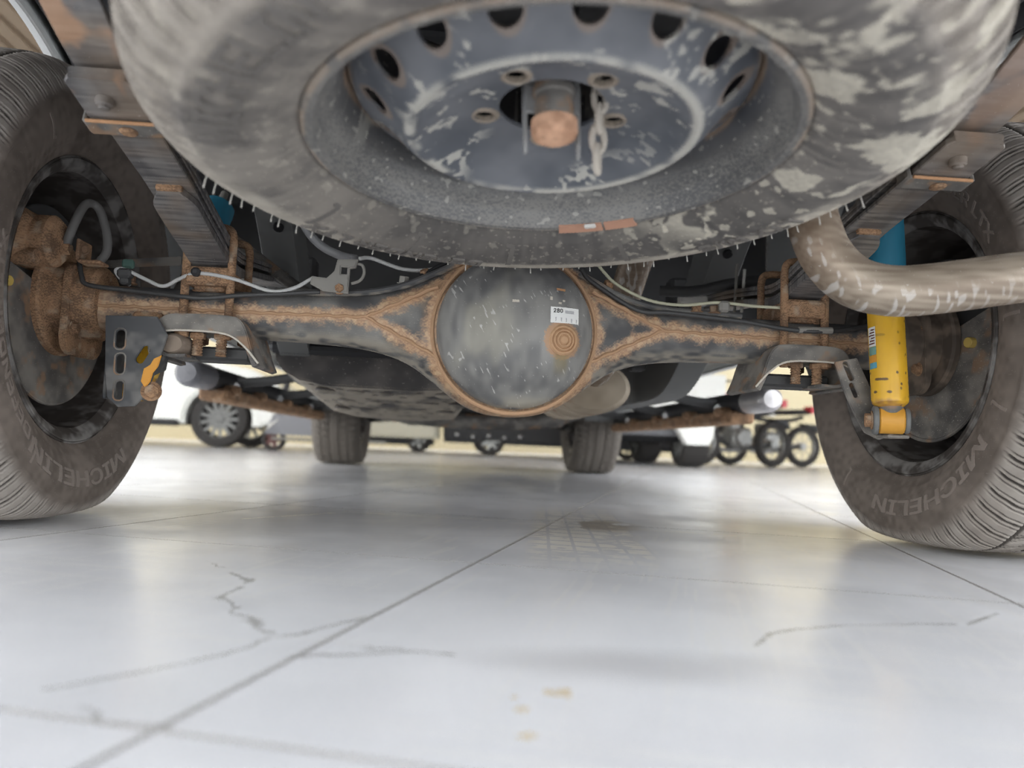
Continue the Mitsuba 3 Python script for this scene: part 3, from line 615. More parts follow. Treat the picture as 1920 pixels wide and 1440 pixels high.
# ---------------------------------------------------------------- leaf springs
LX = 0.502
main = [(-.72, .680), (-.66, .650), (-.60, .618), (-.55, .592), (-.48, .561), (-.40, .539), (-.32, .520), (-.24, .500), (-.12, .466), (0, .437), (.12, .452), (.25, .470), (.40, .486), (.55, .497), (.64, .50)]
low = [(-.240, .4815), (-.18, .4605), (-.10, .4385), (0, .4175), (.10, .437), (.2, .452), (.26, .462)]
mid = [(-.465, .546), (-.40, .530), (-.32, .511), (-.24, .4930), (-.12, .4585), (0, .4290), (.12, .444), (.25, .462), (.40, .478)]
def upshift(P, dz): return [(y, z + dz) for y, z in P]
for side in (-1, 1):
    word = 'left' if side < 0 else 'right'
    x = side * LX
    sp = truck + '__leaf_spring' if side < 0 else numbered(truck + '__leaf_spring')
    if side < 0: sp = numbered(truck + '__leaf_spring')
    lab(sp, 'stacked steel leaf spring climbing rearward from the axle'); SPLAY[0] = -.020 if side < 0 else .068
    obj('leaf', ribbon(spline(upshift(main, .0075), 6), .064, .0075, x), 'mat_leaf', sp, 30)
    obj('leaf', ribbon(spline(upshift(mid, .0005), 6), .064, .0075, x), 'mat_leaf', sp, 30)
    obj('leaf', ribbon(spline([(-.33, .531)] + upshift(main[7:13], .0165), 6), .064, .0075, x), 'mat_leaf', sp, 30)
    P = spline(low, 6); wd = np.full(len(P), .063); wd[:4] = (.032, .046, .056, .062); 
    obj('leaf', ribbon(P, .063, .0125, x, wide=wd), 'mat_leaf', sp, 30)
    obj('leaf_pad', rot(bx((x, -.238, .4905), (.036, .010, .010), .002), (1, 0, 0), -18, (x, -.238, .49)), 'mat_rust', sp)
    first_ = len(scene)
    # tip plate with rivet and strap of the rebound clip
    tip = ribbon(spline([(-.466, .5390), (-.44, .5325), (-.395, .5210)], 6), .074, .0085, x, wide=np.array([.062, .070] + [.076] * 11))
    obj('clip_plate', tip, 'mat_leaf', sp, 30)
    obj('rivet', cat([cyl((x - .004, -.432, .522), (x - .004, -.432, .534), .0105, 24, .002), cyl((x - .004, -.4325, .5185), (x - .004, -.4325, .526), .0065, 18, .0015)]), 'mat_leaf', sp)
    st = cat([bx((x, -.386, .5155), (.088, .026, .0055), .002), bx((x - .043, -.386, .538), (.005, .026, .048), .002), bx((x + .043, -.386, .538), (.005, .026, .048), .002)])
    obj('clip_strap', rot(st, (1, 0, 0), -14, (x, -.386, .5155)), 'mat_steel', sp)
    obj('rust_line', tube([(x - .040, -.400, .5170), (x + .040, -.400, .5170)], .0022, 8), 'mat_orange_rust', sp)
    obj('rivet', cyl((x + .004, -.383, .5095), (x + .004, -.383, .516), .0115, 24, .003), 'mat_rust', sp)
    SPLAY[0] = 0.0
    # perch and U-bolts
    obj('spring_perch', cat([bx((x, 0, .404), (.070, .125, .030), .004), bx((x, 0, .3885), (.050, .090, .012), .003)]), 'mat_rust', sp)
    for yy in (-.052, .052):
        q = [(x - .036, yy, .302), (x - .036, yy, .34), (x - .036, yy, .44), (x - .0355, yy, .470), (x - .028, yy, .484), (x, yy, .487), (x + .028, yy, .484), (x + .0355, yy, .470), (x + .036, yy, .44), (x + .036, yy, .34), (x + .036, yy, .302)]
        u = part('u_bolt', tube(q, .0068, 14, 5), 'mat_rust', label='rusty U-bolt clamping the leaf spring')
        for dx in (-.036, .036):
            obj('nut', cat([cyl((x + dx, yy, .304), (x + dx, yy, .316), .0115, 6), cyl((x + dx, yy, .316), (x + dx, yy, .319), .014, 20)]), 'mat_rust', u)
    # spring plate: pressed arch under the tube
    arch = [(-.075, .266), (-.079, .285), (-.070, .317), (-.058, .333), (-.030, .3385), (.040, .3385), (.060, .333), (.072, .315), (.082, .285), (.092, .262)]
    A = spline([(a * (1 if side < 0 else 1), b) for a, b in arch], 6)
    inner = A.copy(); d = np.gradient(A, axis=0); nn = np.stack([d[:, 1], -d[:, 0]], 1); nn /= np.linalg.norm(nn, axis=1, keepdims=True)
    inner = A + nn * .009
    if side < 0: pl = Polygon(np.vstack([A, inner[::-1]]))
    else: pl = Polygon(np.vstack([A * [-1, 1], (inner * [-1, 1])[::-1]]))
    m_ = lambda L: [(a * (1 if side < 0 else -1), b) for a, b in L]
    shell = mv(ext(pl.buffer(0), .146, 'xz', .073, .002), [x, 0, 0])
    skirt = Polygon(m_([tuple(q) for q in A] + [(.099, .260), (.088, .266), (.068, .292), (.055, .303), (.040, .3085), (-.020, .3115), (-.055, .3085), (-.068, .300)])).buffer(0)
    plate = part('spring_plate', cat([shell, mv(ext(skirt, .006, 'xz', -.070, .002), [x, 0, 0]), mv(ext(rr(0, .322, .12, .010, .004), .125, 'xz', .060), [x, 0, 0])]), 'mat_steel', smooth=40, label='pressed steel spring plate bolted under the axle')
    obj('skirt_lip', tube([(x + a, -.0765, b) for a, b in spline(m_([(.094, .264), (.070, .2905), (.040, .3085), (-.020, .3115), (-.056, .3085), (-.070, .302)]), 5)], .0018, 8), 'mat_chalk', plate)
    cup_o = spline(m_([(-.066, .306), (-.073, .292), (-.066, .277), (-.048, .2685), (-.02, .2695)]), 6); cup_i = spline(m_([(-.061, .304), (-.067, .292), (-.061, .281), (-.047, .2735), (-.02, .2740)]), 6)
    obj('curled_end', mv(ext(Polygon(np.vstack([cup_o, cup_i[::-1]])).buffer(0), .075, 'xz', -.002, .001), [x, 0, 0]), 'mat_steel', plate, 40)
    if side < 0:
        cup = hull([(x - .044 + .024 * math.cos(t) * k2, yy, .2895 + .0185 * math.sin(t) * k2) for yy, k2 in ((-.0755, .72), (-.068, .95), (-.03, 1)) for t in np.linspace(0, 6.28, 28)])
        obj('dirt_filled_end', cup, 'mat_dirt', plate, 40)
    obj('lower_bar', bx((x + side * -.004, .01, .282), (.125, .07, .022), .004), 'mat_frame_dark', plate)
    for dx in (-.012, .026):
        obj('stud', cat([cyl((x + dx, -.045, .312), (x + dx, -.045, .276), .0075, 14)] + [cyl((x + dx, -.045, .309 - .0045 * i), (x + dx, -.045, .3065 - .0045 * i), .0088, 14) for i in range(8)] + [cyl((x + dx, -.045, .312), (x + dx, -.045, .302), .0125, 6)]), 'mat_rust', plate)
    for s2 in (-1, 1):
        part('spring_shackle', bx((x + s2 * .040, -.70, .70), (.007, .04, .12), .003), 'mat_steel')
    part('spring_eye', cyl((x - .034, -.72, .690), (x + .034, -.72, .690), .024, 24), 'mat_leaf')
    part('spring_hanger', bx((x, .66, .55), (.09, .06, .11), .008), 'mat_frame_dark')

# ---------------------------------------------------------------- shocks and their brackets
def shock(bot, top_, right):
    b, t = np.array(bot), np.array(top_); d = (t - b) / np.linalg.norm(t - b)
    L = np.linalg.norm(t - b)
    k = numbered(truck + '__shock_absorber'); lab(k, 'yellow gas shock absorber with blue dust boot')
    a = np.cross(d, [0, 1.0, 0]); a /= np.linalg.norm(a); c = np.cross(d, a)
    o = lambda pr, n=40: axis_to(lathe(pr, n), a, c, d, b)
    obj('body', o([(0, .020), (.018, .020), (.0265, .028), (.0275, .034), (.0275, .205), (.025, .208), (0, .208)]), 'mat_yellow', k, 30)
    s0 = .205 if right else L - .125
    obj('dust_boot', o([(0, s0 + .01), (.030, s0), (.034, s0 + .005), (.0345, L - .06), (.033, L - .045), (.022, L - .035), (0, L - .035)]), 'mat_blue', k, 30)
    obj('rod', o([(0, .2), (.012, .2), (.008, L), (0, L)], 16), 'mat_steel', k)
    ex = np.array([.92, -.38, 0.0]); ex /= np.linalg.norm(ex)
    obj('lower_eye', cyl(b - ex * .0185, b + ex * .0185, .021, 32, .002), 'mat_shock_eye', k, 30)
    obj('eye_neck', cyl(b + d * .008, b + d * .03, .019, 24), 'mat_steel', k)
    obj('bushing', cat([cyl(b - ex * .027, b - ex * .019, .023, 32), cyl(b + ex * .019, b + ex * .026, .020, 32)]), 'mat_frame', k)
    obj('bolt', hexbolt(b - ex * .027, -ex, .011, .010), 'mat_rust', k)
    return k, b, d, a, c
scene['mat_dirt'] = pb((0.24, 0.19, 0.15), 0.85)
scene['mat_shock_eye'] = pb((0.55, 0.27, 0.04), 0.5)
kR, bR, dR, aR, cR = shock((.598, -.155, .213), (.598, -.115, .625), True)
def on_body(a0, a1, s0, s1, off, n=8):
    an = np.linspace(a0, a1, n); V = []
    for rr_ in (.0275 + off, .0275 + off - .001):
        for q in an:
            for s in (s0, s1): V.append(bR + dR * s + rr_ * (math.cos(q) * aR + math.sin(q) * cR))
    F = []
    for i in range(n - 1):
        p = 2 * i; F += [[p, p + 2, p + 3], [p, p + 3, p + 1], [p + 2 * n, p + 2 * n + 3, p + 2 * n + 2], [p + 2 * n, p + 2 * n + 1, p + 2 * n + 3]]
    return trimesh.Trimesh(V, F, process=False)
# angle of the camera-facing, left-hand side of the body
vdir = CAM - bR; qv = math.atan2(vdir @ cR, vdir @ aR)
left = math.atan2(np.array([-1, -.8, 0]) @ cR, np.array([-1, -.8, 0]) @ aR); sg = np.sign(math.sin(left - qv))
q0, q1 = qv + sg * .62, qv + sg * 1.25
for s0, s1, off, m_ in ((.118, .150, .0004, 'mat_paper'), (.104, .1175, .0004, 'mat_mint'), (.092, .1035, .0004, 'mat_orange'), (.082, .0915, .0004, 'mat_blue_label')):
    obj('label_band', on_body(q0, q1, s0, s1, off), m_, kR, True)
scene['mat_blue_label'] = pb((0.12, 0.35, 0.45), 0.5)
for i in range(6): obj('label_print', on_body(q0 + sg * .06, q1 - sg * (.06 + .12 * ((i * 7) % 3)), .1215 + i * .0045, .1235 + i * .0045, .0008), 'mat_maroon', kR, True)
kL, *_ = shock((-.655, .075, .222), (-.605, .345, .665), False)
# left bracket: folded plate with slots; right bracket: arm with two holes
bp = Polygon([(-.640, .325), (-.565, .327), (-.548, .300), (-.556, .268), (-.566, .232), (-.575, .206), (-.588, .189), (-.612, .187), (-.628, .200), (-.634, .240)]).buffer(.004).buffer(-.002)
for (cx, cz, w, h) in ((-.617, .291, .013, .028), (-.6145, .252, .012, .030), (-.613, .211, .012, .028)): bp = bp.difference(rr(cx, cz, w, h, .0055))
bp = bp.difference(affinity.rotate(rr(-.581, .268, .013, .030, .006), -28))
lb = part('shock_bracket', cat([ext(bp, .005, 'xz', -.086, .001), bx((-.637, -.055, .262), (.005, .065, .13), .002), hull([(-.563, -.088, .236), (-.555, -.088, .262), (-.560, -.03, .30), (-.566, -.03, .25), (-.566, -.088, .238), (-.558, -.084, .262)])]), 'mat_bracket', smooth=30, label='dark slotted shock bracket under the left axle tube')
scene['mat_bracket'] = pb(proc(lambda p, n, uv: mix((0.04, 0.042, 0.046), (0.13, 0.125, 0.12), sm(0.4, 0.75, fbm(p.x * 35, p.y * 35, p.z * 35, 3)))), 0.5, 0, 0.45)
for (cx, cz, w, h) in ((-.617, .291, .017, .033), (-.6145, .252, .016, .034), (-.613, .211, .016, .032)):
    obj('slot_rim', tube([(a, -.0912, b) for a, b in rr(cx, cz, w, h, .007).exterior.coords], .0014, 6), 'mat_steel', lb)
obj('rust_patch', ext(Polygon([(-.580, .226), (-.577, .246), (-.568, .252), (-.563, .262), (-.552, .268), (-.556, .250), (-.563, .240), (-.566, .226), (-.573, .216)]), .004, 'xz', -.0905, .001), 'mat_orange', lb)
obj('bolt', hexbolt((-.566, -.086, .2115), (0.4, -1, 0), .0115, .008), 'mat_rust', lb)
obj('weld_patch', bx((-.595, -.042, .335), (.046, .02, .014), .004), 'mat_rust', lb)
arm = Polygon([(.528, .305), (.560, .312), (.580, .27), (.597, .236), (.622, .215), (.624, .196), (.600, .186), (.578, .196), (.560, .226), (.541, .266)]).buffer(.003)
arm = arm.difference(affinity.rotate(rr(.547, .293, .009, .034, .004), 24)).difference(affinity.rotate(rr(.5565, .262, .009, .026, .004), 24))
rb = part('shock_bracket', cat([ext(arm, .006, 'xz', -.112, .001), bx((.612, -.13, .1885), (.036, .05, .006), .002)]), 'mat_steel', smooth=30, label='grey shock bracket arm under the right axle tube')

# ---------------------------------------------------------------- exhaust
EX = [(.245, .95, .335), (.245, .55, .33), (.243, .38, .36), (.250, .25, .46), (.262, .12, .555), (.290, -.08, .590), (.335, -.28, .570), (.352, -.375, .505), (.358, -.385, .455), (.374, -.390, .410), (.405, -.395, .378), (.447, -.40, .366), (.50, -.405, .369), (.60, -.415, .386), (.70, -.425, .403), (.82, -.44, .423), (.94, -.45, .43)]
ep = part('exhaust_pipe', tube(EX, .0325, 36, 10), 'mat_exhaust', smooth=True, label='tan-brown tailpipe bending round to the right')
obj('hanger_rubber', cat([cyl((.395, -.33, .470), (.395, -.29, .475), .014, 20), bx((.395, -.31, .50), (.018, .02, .06), .006)]), 'mat_hanger', ep)
scene['mat_hanger'] = pb((0.62, 0.42, 0.12), 0.6)
mfl = lathe([(0, 0), (.03, 0), (.075, .012), (.09, .035), (.092, .09), (.092, .50), (.085, .53), (.04, .55), (0, .55)], 64)
mfl.apply_scale([1.05, .72, 1])
mfl = axis_to(mfl, [1, 0, 0], [0, 0, -1], [0, 1, 0], [.245, .52, .300]); mfl.fix_normals()
muf = part('muffler', mfl, 'mat_beige', smooth=40, label='oval tan muffler behind the axle on the right')
obj('hanger_slot', hull([(.21, .545, .262), (.255, .545, .266), (.25, .56, .25), (.215, .56, .248)]), 'mat_maroon', muf)
part('drive_shaft', cat([cyl((0, .06, .345), (0, 2.3, .43), .040, 32), cyl((0, .05, .345), (0, .16, .349), .058, 32), bx((0, .22, .352), (.10, .06, .045), .01)]), 'mat_maroon')
part('pinion_nose', hull([(r * math.cos(t), y, .345 + r * math.sin(t)) for r, y in ((.085, .05), (.055, .17)) for t in np.linspace(0, 6.28, 24)]), 'mat_frame_dark')

# ---------------------------------------------------------------- frame, tank, floor of the bed
railp = [(-1.1, .63), (-.75, .70), (-.35, .735), (0, .735), (.2, .690), (.35, .600), (.48, .480), (.58, .395), (.70, .330), (.85, .300), (1.2, .298), (2.2, .305), (2.9, .345), (3.6, .42), (4.1, .44)]
for side in (-1, 1):
    fr = part('frame_rail', ribbon(spline(railp, 6), .075, .125, -.497 if side < 0 else .512), 'mat_frame', smooth=40, label='grey frame rail kicking up over the axle')
    for (y, z) in ((.30, .628), (.345, .598)):
        n_ = np.array([0, -.62, -.78])
        obj('hole_rim', cyl(np.array([side * .468 - .02 if side < 0 else .505, y, z]) + n_ * .004, np.array([side * .468 - .02 if side < 0 else .505, y, z]) - n_ * .01, .011, 20), 'mat_black', fr)
for (y, z, w, h, m_) in ((.30, .70, .06, .08, 'frame_dark'), (-.50, .74, .08, .06, 'frame_dark'), (-.95, .68, .07, .08, 'frame_dark'), (1.05, .33, .09, .07, 'frame_dark')):
    part('crossmember', bx((0, y, z), (.88, w, h), .008), 'mat_' + m_)
part('bump_stop', cat([cyl((-.475, 0, .735), (-.475, 0, .66), .03, 24), cyl((-.475, 0, .66), (-.475, 0, .61), .022, 24)]), 'mat_dark_rubber')
part('bump_stop', cat([cyl((.475, 0, .735), (.475, 0, .66), .03, 24), cyl((.475, 0, .66), (.475, 0, .61), .022, 24)]), 'mat_dark_rubber')
bed = part('bed_floor', bx((0, .0, .885), (1.50, 2.3, .02), .004), 'mat_frame_dark')
for sx_ in (-1, 1):
    for yc, ly in ((-.88, .54), (.88, .56)): obj('side_floor', bx((sx_ * .83, yc, .885), (.17, ly, .02), .004), 'mat_frame_dark', bed)
part('bed_front_wall', bx((0, 1.15, .92), (1.84, .03, .86), .006), 'mat_frame_dark')
for i in range(9): obj('rib', bx((0, -1.05 + i * .26, .862), (1.48, .07, .028), .006), 'mat_dark', bed)
# fuel tank with its perforated stone guard
prof = [(-.555, .40), (-.562, .375), (-.548, .352), (-.545, .315), (-.525, .272), (-.485, .240), (-.40, .222), (-.20, .218), (-.09, .228), (-.065, .262), (-.062, .40)]
tank = part('fuel_tank', cat([bx((-.31, .98, .43), (.46, .72, .10), .03), bx((-.31, .98, .372), (.50, .70, .03), .01)]), 'mat_dark', label='black fuel tank')
guard = ext(Polygon(prof), .62, 'xz', 1.27, .006)
gmn = mf(guard)
gmn = gmn - m3.Manifold.hull_points(np.array([(x, y, z) for x in (-.70, .2) for y in (1.60, .655) for z in (.385, .46)]))
cut = []
rg = random.Random(5)
for i in range(7):
    for j in range(6):
        x = -.46 + j * .068 + (i % 2) * .03 + rg.uniform(-.008, .008); y = .69 + i * .08 + rg.uniform(-.01, .01)
        cut.append(m3.Manifold.cylinder(.035, .011, .011, 12).translate([x, y, .205]))
for c in cut: gmn = gmn - c
dim = []
gt = tm(gmn); gv = gt.vertices; gv[:, 2] += np.clip((1.27 - gv[:, 1]) / .62, 0, 1) * .060 * np.clip((.40 - gv[:, 2]) / .18, 0, 1); gt.vertices = gv
gk = part('tank_guard', gt, 'mat_tank', smooth=30, label='black perforated tank guard, dusty underneath')
for i in range(3):
    for j in range(5):
        x = -.43 + j * .078 + (i % 2) * .035; y = .73 + i * .17
        sph = trimesh.creation.icosphere(3, .026); sph.apply_scale([1, 1.2, .38]); obj('dimple', mv(sph, (x, y, .2225 + (1.27 - y) / .62 * .060)), 'mat_tank', gk, True)
# wiring and lines
part('brake_line', tube([(-.634, -.03, .388), (-.642, -.05, .395), (-.648, -.052, .407), (-.633, -.052, .408), (-.60, -.05, .394), (-.573, -.05, .385), (-.545, -.056, .398), (-.516, -.062, .407), (-.46, -.062, .401), (-.40, -.058, .385), (-.365, -.055, .392), (-.341, -.05, .408), (-.333, -.05, .413)], .0032, 10, 6), 'mat_grey_cable', smooth=True, label='thin pale grey brake line along the left axle tube')
part('wiring_harness', tube([(-.714, -.04, .43), (-.700, -.055, .395), (-.686, -.058, .379), (-.62, -.055, .374), (-.57, -.060, .370), (-.539, -.066, .367), (-.50, -.068, .366), (-.45, -.062, .374), (-.38, -.056, .382), (-.322, -.053, .389)], .0038, 10, 6), 'mat_black_cable', smooth=True, label='black wiring along the left axle tube')
part('cable_clip', cat([bx((-.634, -.05, .402), (.022, .02, .016), .004), bx((-.634, -.048, .390), (.014, .018, .012), .003)]), 'mat_frame_dark')
part('cable_clip', cat([bx((-.518, -.066, .408), (.014, .014, .014), .004)]), 'mat_dark')
part('brake_line', tube([(.135, -.045, .470), (.150, -.045, .452), (.175, -.045, .430), (.228, -.045, .407), (.288, -.045, .401), (.352, -.045, .409), (.42, -.045, .406), (.50, -.045, .406), (.53, -.045, .404)], .0028, 10, 6), 'mat_cream_cable', smooth=True, label='thin cream brake line along the right axle tube')
part('wiring_harness', tube([(.110, -.052, .452), (.130, -.055, .430), (.205, -.062, .386), (.26, -.060, .384), (.344, -.056, .380), (.401, -.054, .376), (.457, -.058, .368), (.50, -.066, .364), (.533, -.064, .366), (.571, -.055, .371), (.629, -.05, .384)], .0040, 10, 6), 'mat_black_cable', smooth=True, label='black wiring along the right axle tube')
part('wire_sleeve', tube([(.486, -.064, .3655), (.545, -.064, .3675)], .0058, 10), 'mat_plastic_grey')
part('cable_clip', bx((.362, -.045, .402), (.018, .016, .020), .004), 'mat_plastic_grey')
hb = part('hose_bracket', ext(Polygon([(-.338, .401), (-.336, .414), (-.312, .412), (-.300, .424), (-.296, .444), (-.262, .446), (-.266, .432), (-.275, .430), (-.276, .388), (-.316, .390)]).difference(sbox(-.289, .420, -.279, .432)), .012, 'xz', -.046, .002), 'mat_plastic_grey', label='grey plastic hose bracket on the axle')
obj('bracket_bolt', hexbolt((-.290, -.052, .396), (0, -1, 0), .0075, .008), 'mat_rust', hb)
obj('bracket_loop', tube([(-.270, -.05, .440), (-.256, -.05, .438), (-.252, -.05, .425), (-.258, -.05, .412), (-.272, -.05, .406)], .0026, 8, 5), 'mat_plastic_grey', hb)
part('brake_hose', tube([(-.372, 0, .56), (-.365, 0, .515), (-.336, 0, .481), (-.30, 0, .464), (-.27, -.03, .452)], .0075, 14, 8), 'mat_hose_grey', smooth=True, label='ribbed grey brake hose')
scene['mat_hose_grey'] = pb((0.20, 0.20, 0.205), 0.5)
part('vent_hose', tube([(-.262, -.045, .450), (-.243, -.03, .455), (-.19, -.01, .444), (-.14, -.01, .447), (-.10, -.02, .464)], .0034, 10, 8), 'mat_grey_cable', smooth=True)
part('parking_cable_bar', cat([hull([(-.735, .095, .438), (-.735, .095, .452), (-.60, .10, .452), (-.60, .10, .469), (-.735, .105, .445), (-.60, .112, .460)])]), 'mat_steel')
part('cable_tape', bx((-.690, .094, .448), (.020, .012, .016), .003), 'mat_mint', label='mint green tape on the parking cable')
part('link_strut', tube([(-.555, .25, .545), (-.50, .25, .505), (-.44, .25, .463), (-.40, .26, .44)], .012, 12, 4), 'mat_steel')
part('link_strut', tube([(.345, .32, .50), (.42, .30, .50), (.50, .26, .515), (.60, .24, .52)], .012, 12, 4), 'mat_frame_dark')
part('frame_clip', bx((.425, .34, .487), (.065, .02, .022), .004), 'mat_white_clip', label='white plastic clip on the right frame rail')
part('thin_rod', cyl((.485, .20, .44), (.490, .20, .53), .003, 10), 'mat_white_clip')
part('thin_rod', cyl((.470, .20, .44), (.474, .20, .54), .003, 10), 'mat_plastic_grey')
part('heat_shield', ext(Polygon([(.571, .543), (.586, .608), (.603, .63), (.66, .65), (.625, .545)]), .004, 'xz', .12), 'mat_heat', label='pale grey heat shield above the tailpipe bend')
scene['mat_heat'] = pb((0.42, 0.43, 0.42), 0.5, 0.2)

# ---------------------------------------------------------------- side steps, front end
for side in (-1, 1):
    st = numbered(truck + '__side_step'); lab(st, 'round side step with a rusty underside' )
    x = side * .83
    obj('step_tube', cyl((x, .96, .315), (x, 3.0, .315), .036, 32, .004), 'mat_dark', st, 30)
    cap = axis_to(lathe([(0, -.02), (.026, -.018), (.036, -.006), (.0385, .01), (.0385, .15), (.036, .152), (0, .152)], 40), [1, 0, 0], [0, 0, -1], [0, 1, 0], [x, .88, .315])
    cap.fix_normals()
    obj('end_cap', cap, 'mat_cap_grey' if side < 0 else 'mat_chrome_dull', st, 40)
    obj('rust_channel', cat([bx((x - side * .01, 2.0, .268), (.085, 1.85, .040), .008)] + [bx((x - side * .02, y, .285), (.10, .06, .03), .008) for y in (1.15, 1.5, 1.95, 2.4)]), 'mat_rust', st)
    for y in (1.25, 1.9, 2.6):
        obj('step_bracket', tube([(x, y, .315), (x - side * .12, y, .325), (x - side * .30, y, .36)], .016, 12, 5), 'mat_frame_dark', st)
        obj('bolt', hexbolt((x - side * .035, y - .03, .30), (-side * .4, -1, 0), .012, .012), 'mat_chrome', st)
scene['mat_cap_grey'] = pb((0.17, 0.17, 0.185), 0.4)
scene['mat_chrome_dull'] = pb((0.55, 0.53, 0.53), 0.35, 0.7)
ft_mesh, ft_prof, ft_uv = make_tyre(Rt=0.380, npitch=60, sub=8, prof_n=70)
FY = 3.40
for side in (-1, 1):
    part('front_tyre', squash(place_wheel(ft_mesh, side, .745, FY, .352)), 'mat_tyre_front', smooth=30, label='front tyre seen between the side steps')
    part('front_wheel_rim', place_wheel(rim_mesh, side, .745, FY, .352), 'mat_rim_dark', smooth=30)
    part('lower_control_arm', hull([(side * .30, FY - .22, .285), (side * .30, FY + .22, .285), (side * .62, FY, .250), (side * .30, FY - .22, .32), (side * .30, FY + .22, .32), (side * .64, FY - .03, .285), (side * .64, FY + .03, .285)]), 'mat_frame_dark')
    part('front_knuckle', cat([cyl((side * .60, FY, .352), (side * .74, FY, .352), .075, 24), bx((side * .615, FY, .37), (.05, .09, .26), .015)]), 'mat_steel')
    part('front_coilover', cat([cyl((side * .50, FY, .29), (side * .44, FY, .75), .045, 24)]), 'mat_dark')
    part('mud_flap', bx((side * .76, FY - .47, .40), (.26, .012, .20), .006), 'mat_frame')
scene['mat_tyre_front'] = pb((0.13, 0.115, 0.10), 0.8)
part('front_crossmember', bx((0, FY - .35, .285), (.78, .16, .075), .02), 'mat_frame_dark')
part('front_crossmember', bx((0, FY + .35, .29), (.80, .12, .07), .02), 'mat_frame_dark')
part('transmission_crossmember', tube([(-.46, 2.05, .31), (-.30, 2.05, .262), (-.1, 2.05, .248), (.1, 2.05, .248), (.30, 2.05, .262), (.46, 2.05, .31)], .034, 16, 6), 'mat_steel')
part('transmission', cat([hull([(r * math.cos(t), y, .40 + r * math.sin(t)) for r, y in ((.09, 1.75), (.13, 2.2), (.17, 2.7)) for t in np.linspace(0, 6.28, 20)]), bx((0, 2.3, .285), (.28, .42, .06), .02)]), 'mat_frame_dark')
part('oil_pan', bx((0, 3.25, .33), (.36, .55, .14), .04), 'mat_dark')
part('catalytic_pipe', tube([(.245, .95, .335), (.245, 1.3, .345), (.22, 1.7, .35), (.22, 2.3, .35), (.20, 2.9, .40)], .032, 20, 5), 'mat_beige')
part('catalyst', cyl((.232, 1.45, .348), (.22, 1.85, .35), .058, 28, .03), 'mat_beige')
part('sway_bar', tube([(-.55, FY - .05, .30), (-.50, FY - .42, .275), (-.3, FY - .50, .262), (.3, FY - .50, .262), (.50, FY - .42, .275), (.55, FY - .05, .30)], .014, 12, 6), 'mat_steel')
part('cab_floor', bx((0, 2.15, .505), (1.62, 1.9, .03), .01), 'mat_dark')
for (x, y, s) in ((-.33, 1.55, .05), (.36, 1.35, .05), (-.24, 1.75, .04), (.38, 1.0, .04), (.40, .75, .045), (.33, .72, .04)):
    part('underfloor_bracket', bx((x, y, .47 - s), (s, s, .12), .006), 'mat_frame_dark')

# body panels: bed sides with wheel arches, tailgate, bumper, cab and bonnet
for side in (-1, 1):
    pan = Polygon([(-1.16, .62), (-1.16, 1.22), (1.14, 1.22), (1.14, .56), (-.9, .56)])
    arch_ = Polygon([(.560 * math.cos(t), AZ + .560 * math.sin(t)) for t in np.linspace(0, 2 * np.pi, 96)])
    x = side * .925
    part('bed_side', mv(ext(pan.difference(arch_), .012, 'yz', 0, .002), [x - .006, 0, 0]), 'mat_silver', label='silver bed side with wheel arch')
    lip = tube([(x - side * .012, .562 * math.cos(t), AZ + .562 * math.sin(t)) for t in np.linspace(.36, math.pi - .36, 60)], .010, 10)
    arcp = Polygon([(.586 * math.cos(t), AZ + .586 * math.sin(t)) for t in np.linspace(.34, math.pi - .34, 60)] + [(.552 * math.cos(t), AZ + .552 * math.sin(t)) for t in np.linspace(math.pi - .34, .34, 60)])
    part('wheel_arch_lip', cat([lip, mv(ext(arcp, .016, 'yz', 0, .003), [side * .915 - .008, 0, 0])]), 'mat_silver', label='grey wheel arch lip')
    lin = Polygon([(.76 * math.cos(t), AZ + .70 * math.sin(t)) for t in np.linspace(.30, math.pi - .30, 60)] + [(.578 * math.cos(t), AZ + .578 * math.sin(t)) for t in np.linspace(math.pi - .34, .34, 60)])
    part('wheel_liner', mv(ext(lin, .006, 'yz', 0, .001), [side * .893 - .003, 0, 0]), 'mat_dark')
    part('wheel_house', mv(ext(Polygon([(-.62, .80), (-.62, 1.05), (.62, 1.05), (.62, .80), (.58, .80), (.56, 1.01), (-.56, 1.01), (-.58, .80)]), .17, 'yz', 0, .003), [(.745 if side > 0 else -.915), 0, 0]), 'mat_dark')
    part('bed_rail', bx((side * .905, 0, 1.24), (.07, 2.3, .05), .015), 'mat_silver')
    sill = ext(Polygon([(1.18, .50), (1.18, 1.15), (1.45, 1.20), (3.0, 1.20), (3.0, .50), (2.96, .46), (1.22, .46)]), .05, 'yz', 0, .01)
    part('cab_door_side', mv(sill, [side * .90 - .025, 0, 0]), 'mat_silver')
    part('front_fender', mv(ext(Polygon([(3.02, .50), (3.02, 1.12), (4.2, 1.02), (4.25, .50), (3.9, .50)]).difference(Polygon([(FY + .46 * math.cos(t), .36 + .46 * math.sin(t)) for t in np.linspace(0, 6.28, 60)])), .04, 'yz', 0, .008), [side * .90 - .02, 0, 0]), 'mat_silver')
    part('door_glass', mv(ext(Polygon([(1.36, 1.22), (1.62, 1.66), (2.5, 1.68), (3.0, 1.22)]), .012, 'yz', 0, .002), [side * .80 - .006, 0, 0]), 'mat_glass_dark')
    part('tail_lamp', bx((side * .90, -1.165, 1.0), (.10, .03, .34), .01), 'mat_red_light')
part('tailgate', bx((0, -1.15, .93), (1.70, .05, .56), .015), 'mat_silver')
part('rear_bumper', cat([bx((0, -1.24, .60), (1.72, .12, .16), .03), bx((0, -1.16, .60), (.9, .10, .06), .01)]), 'mat_chrome')
part('cab_back', bx((0, 1.21, .95), (1.70, .05, .80), .015), 'mat_silver')
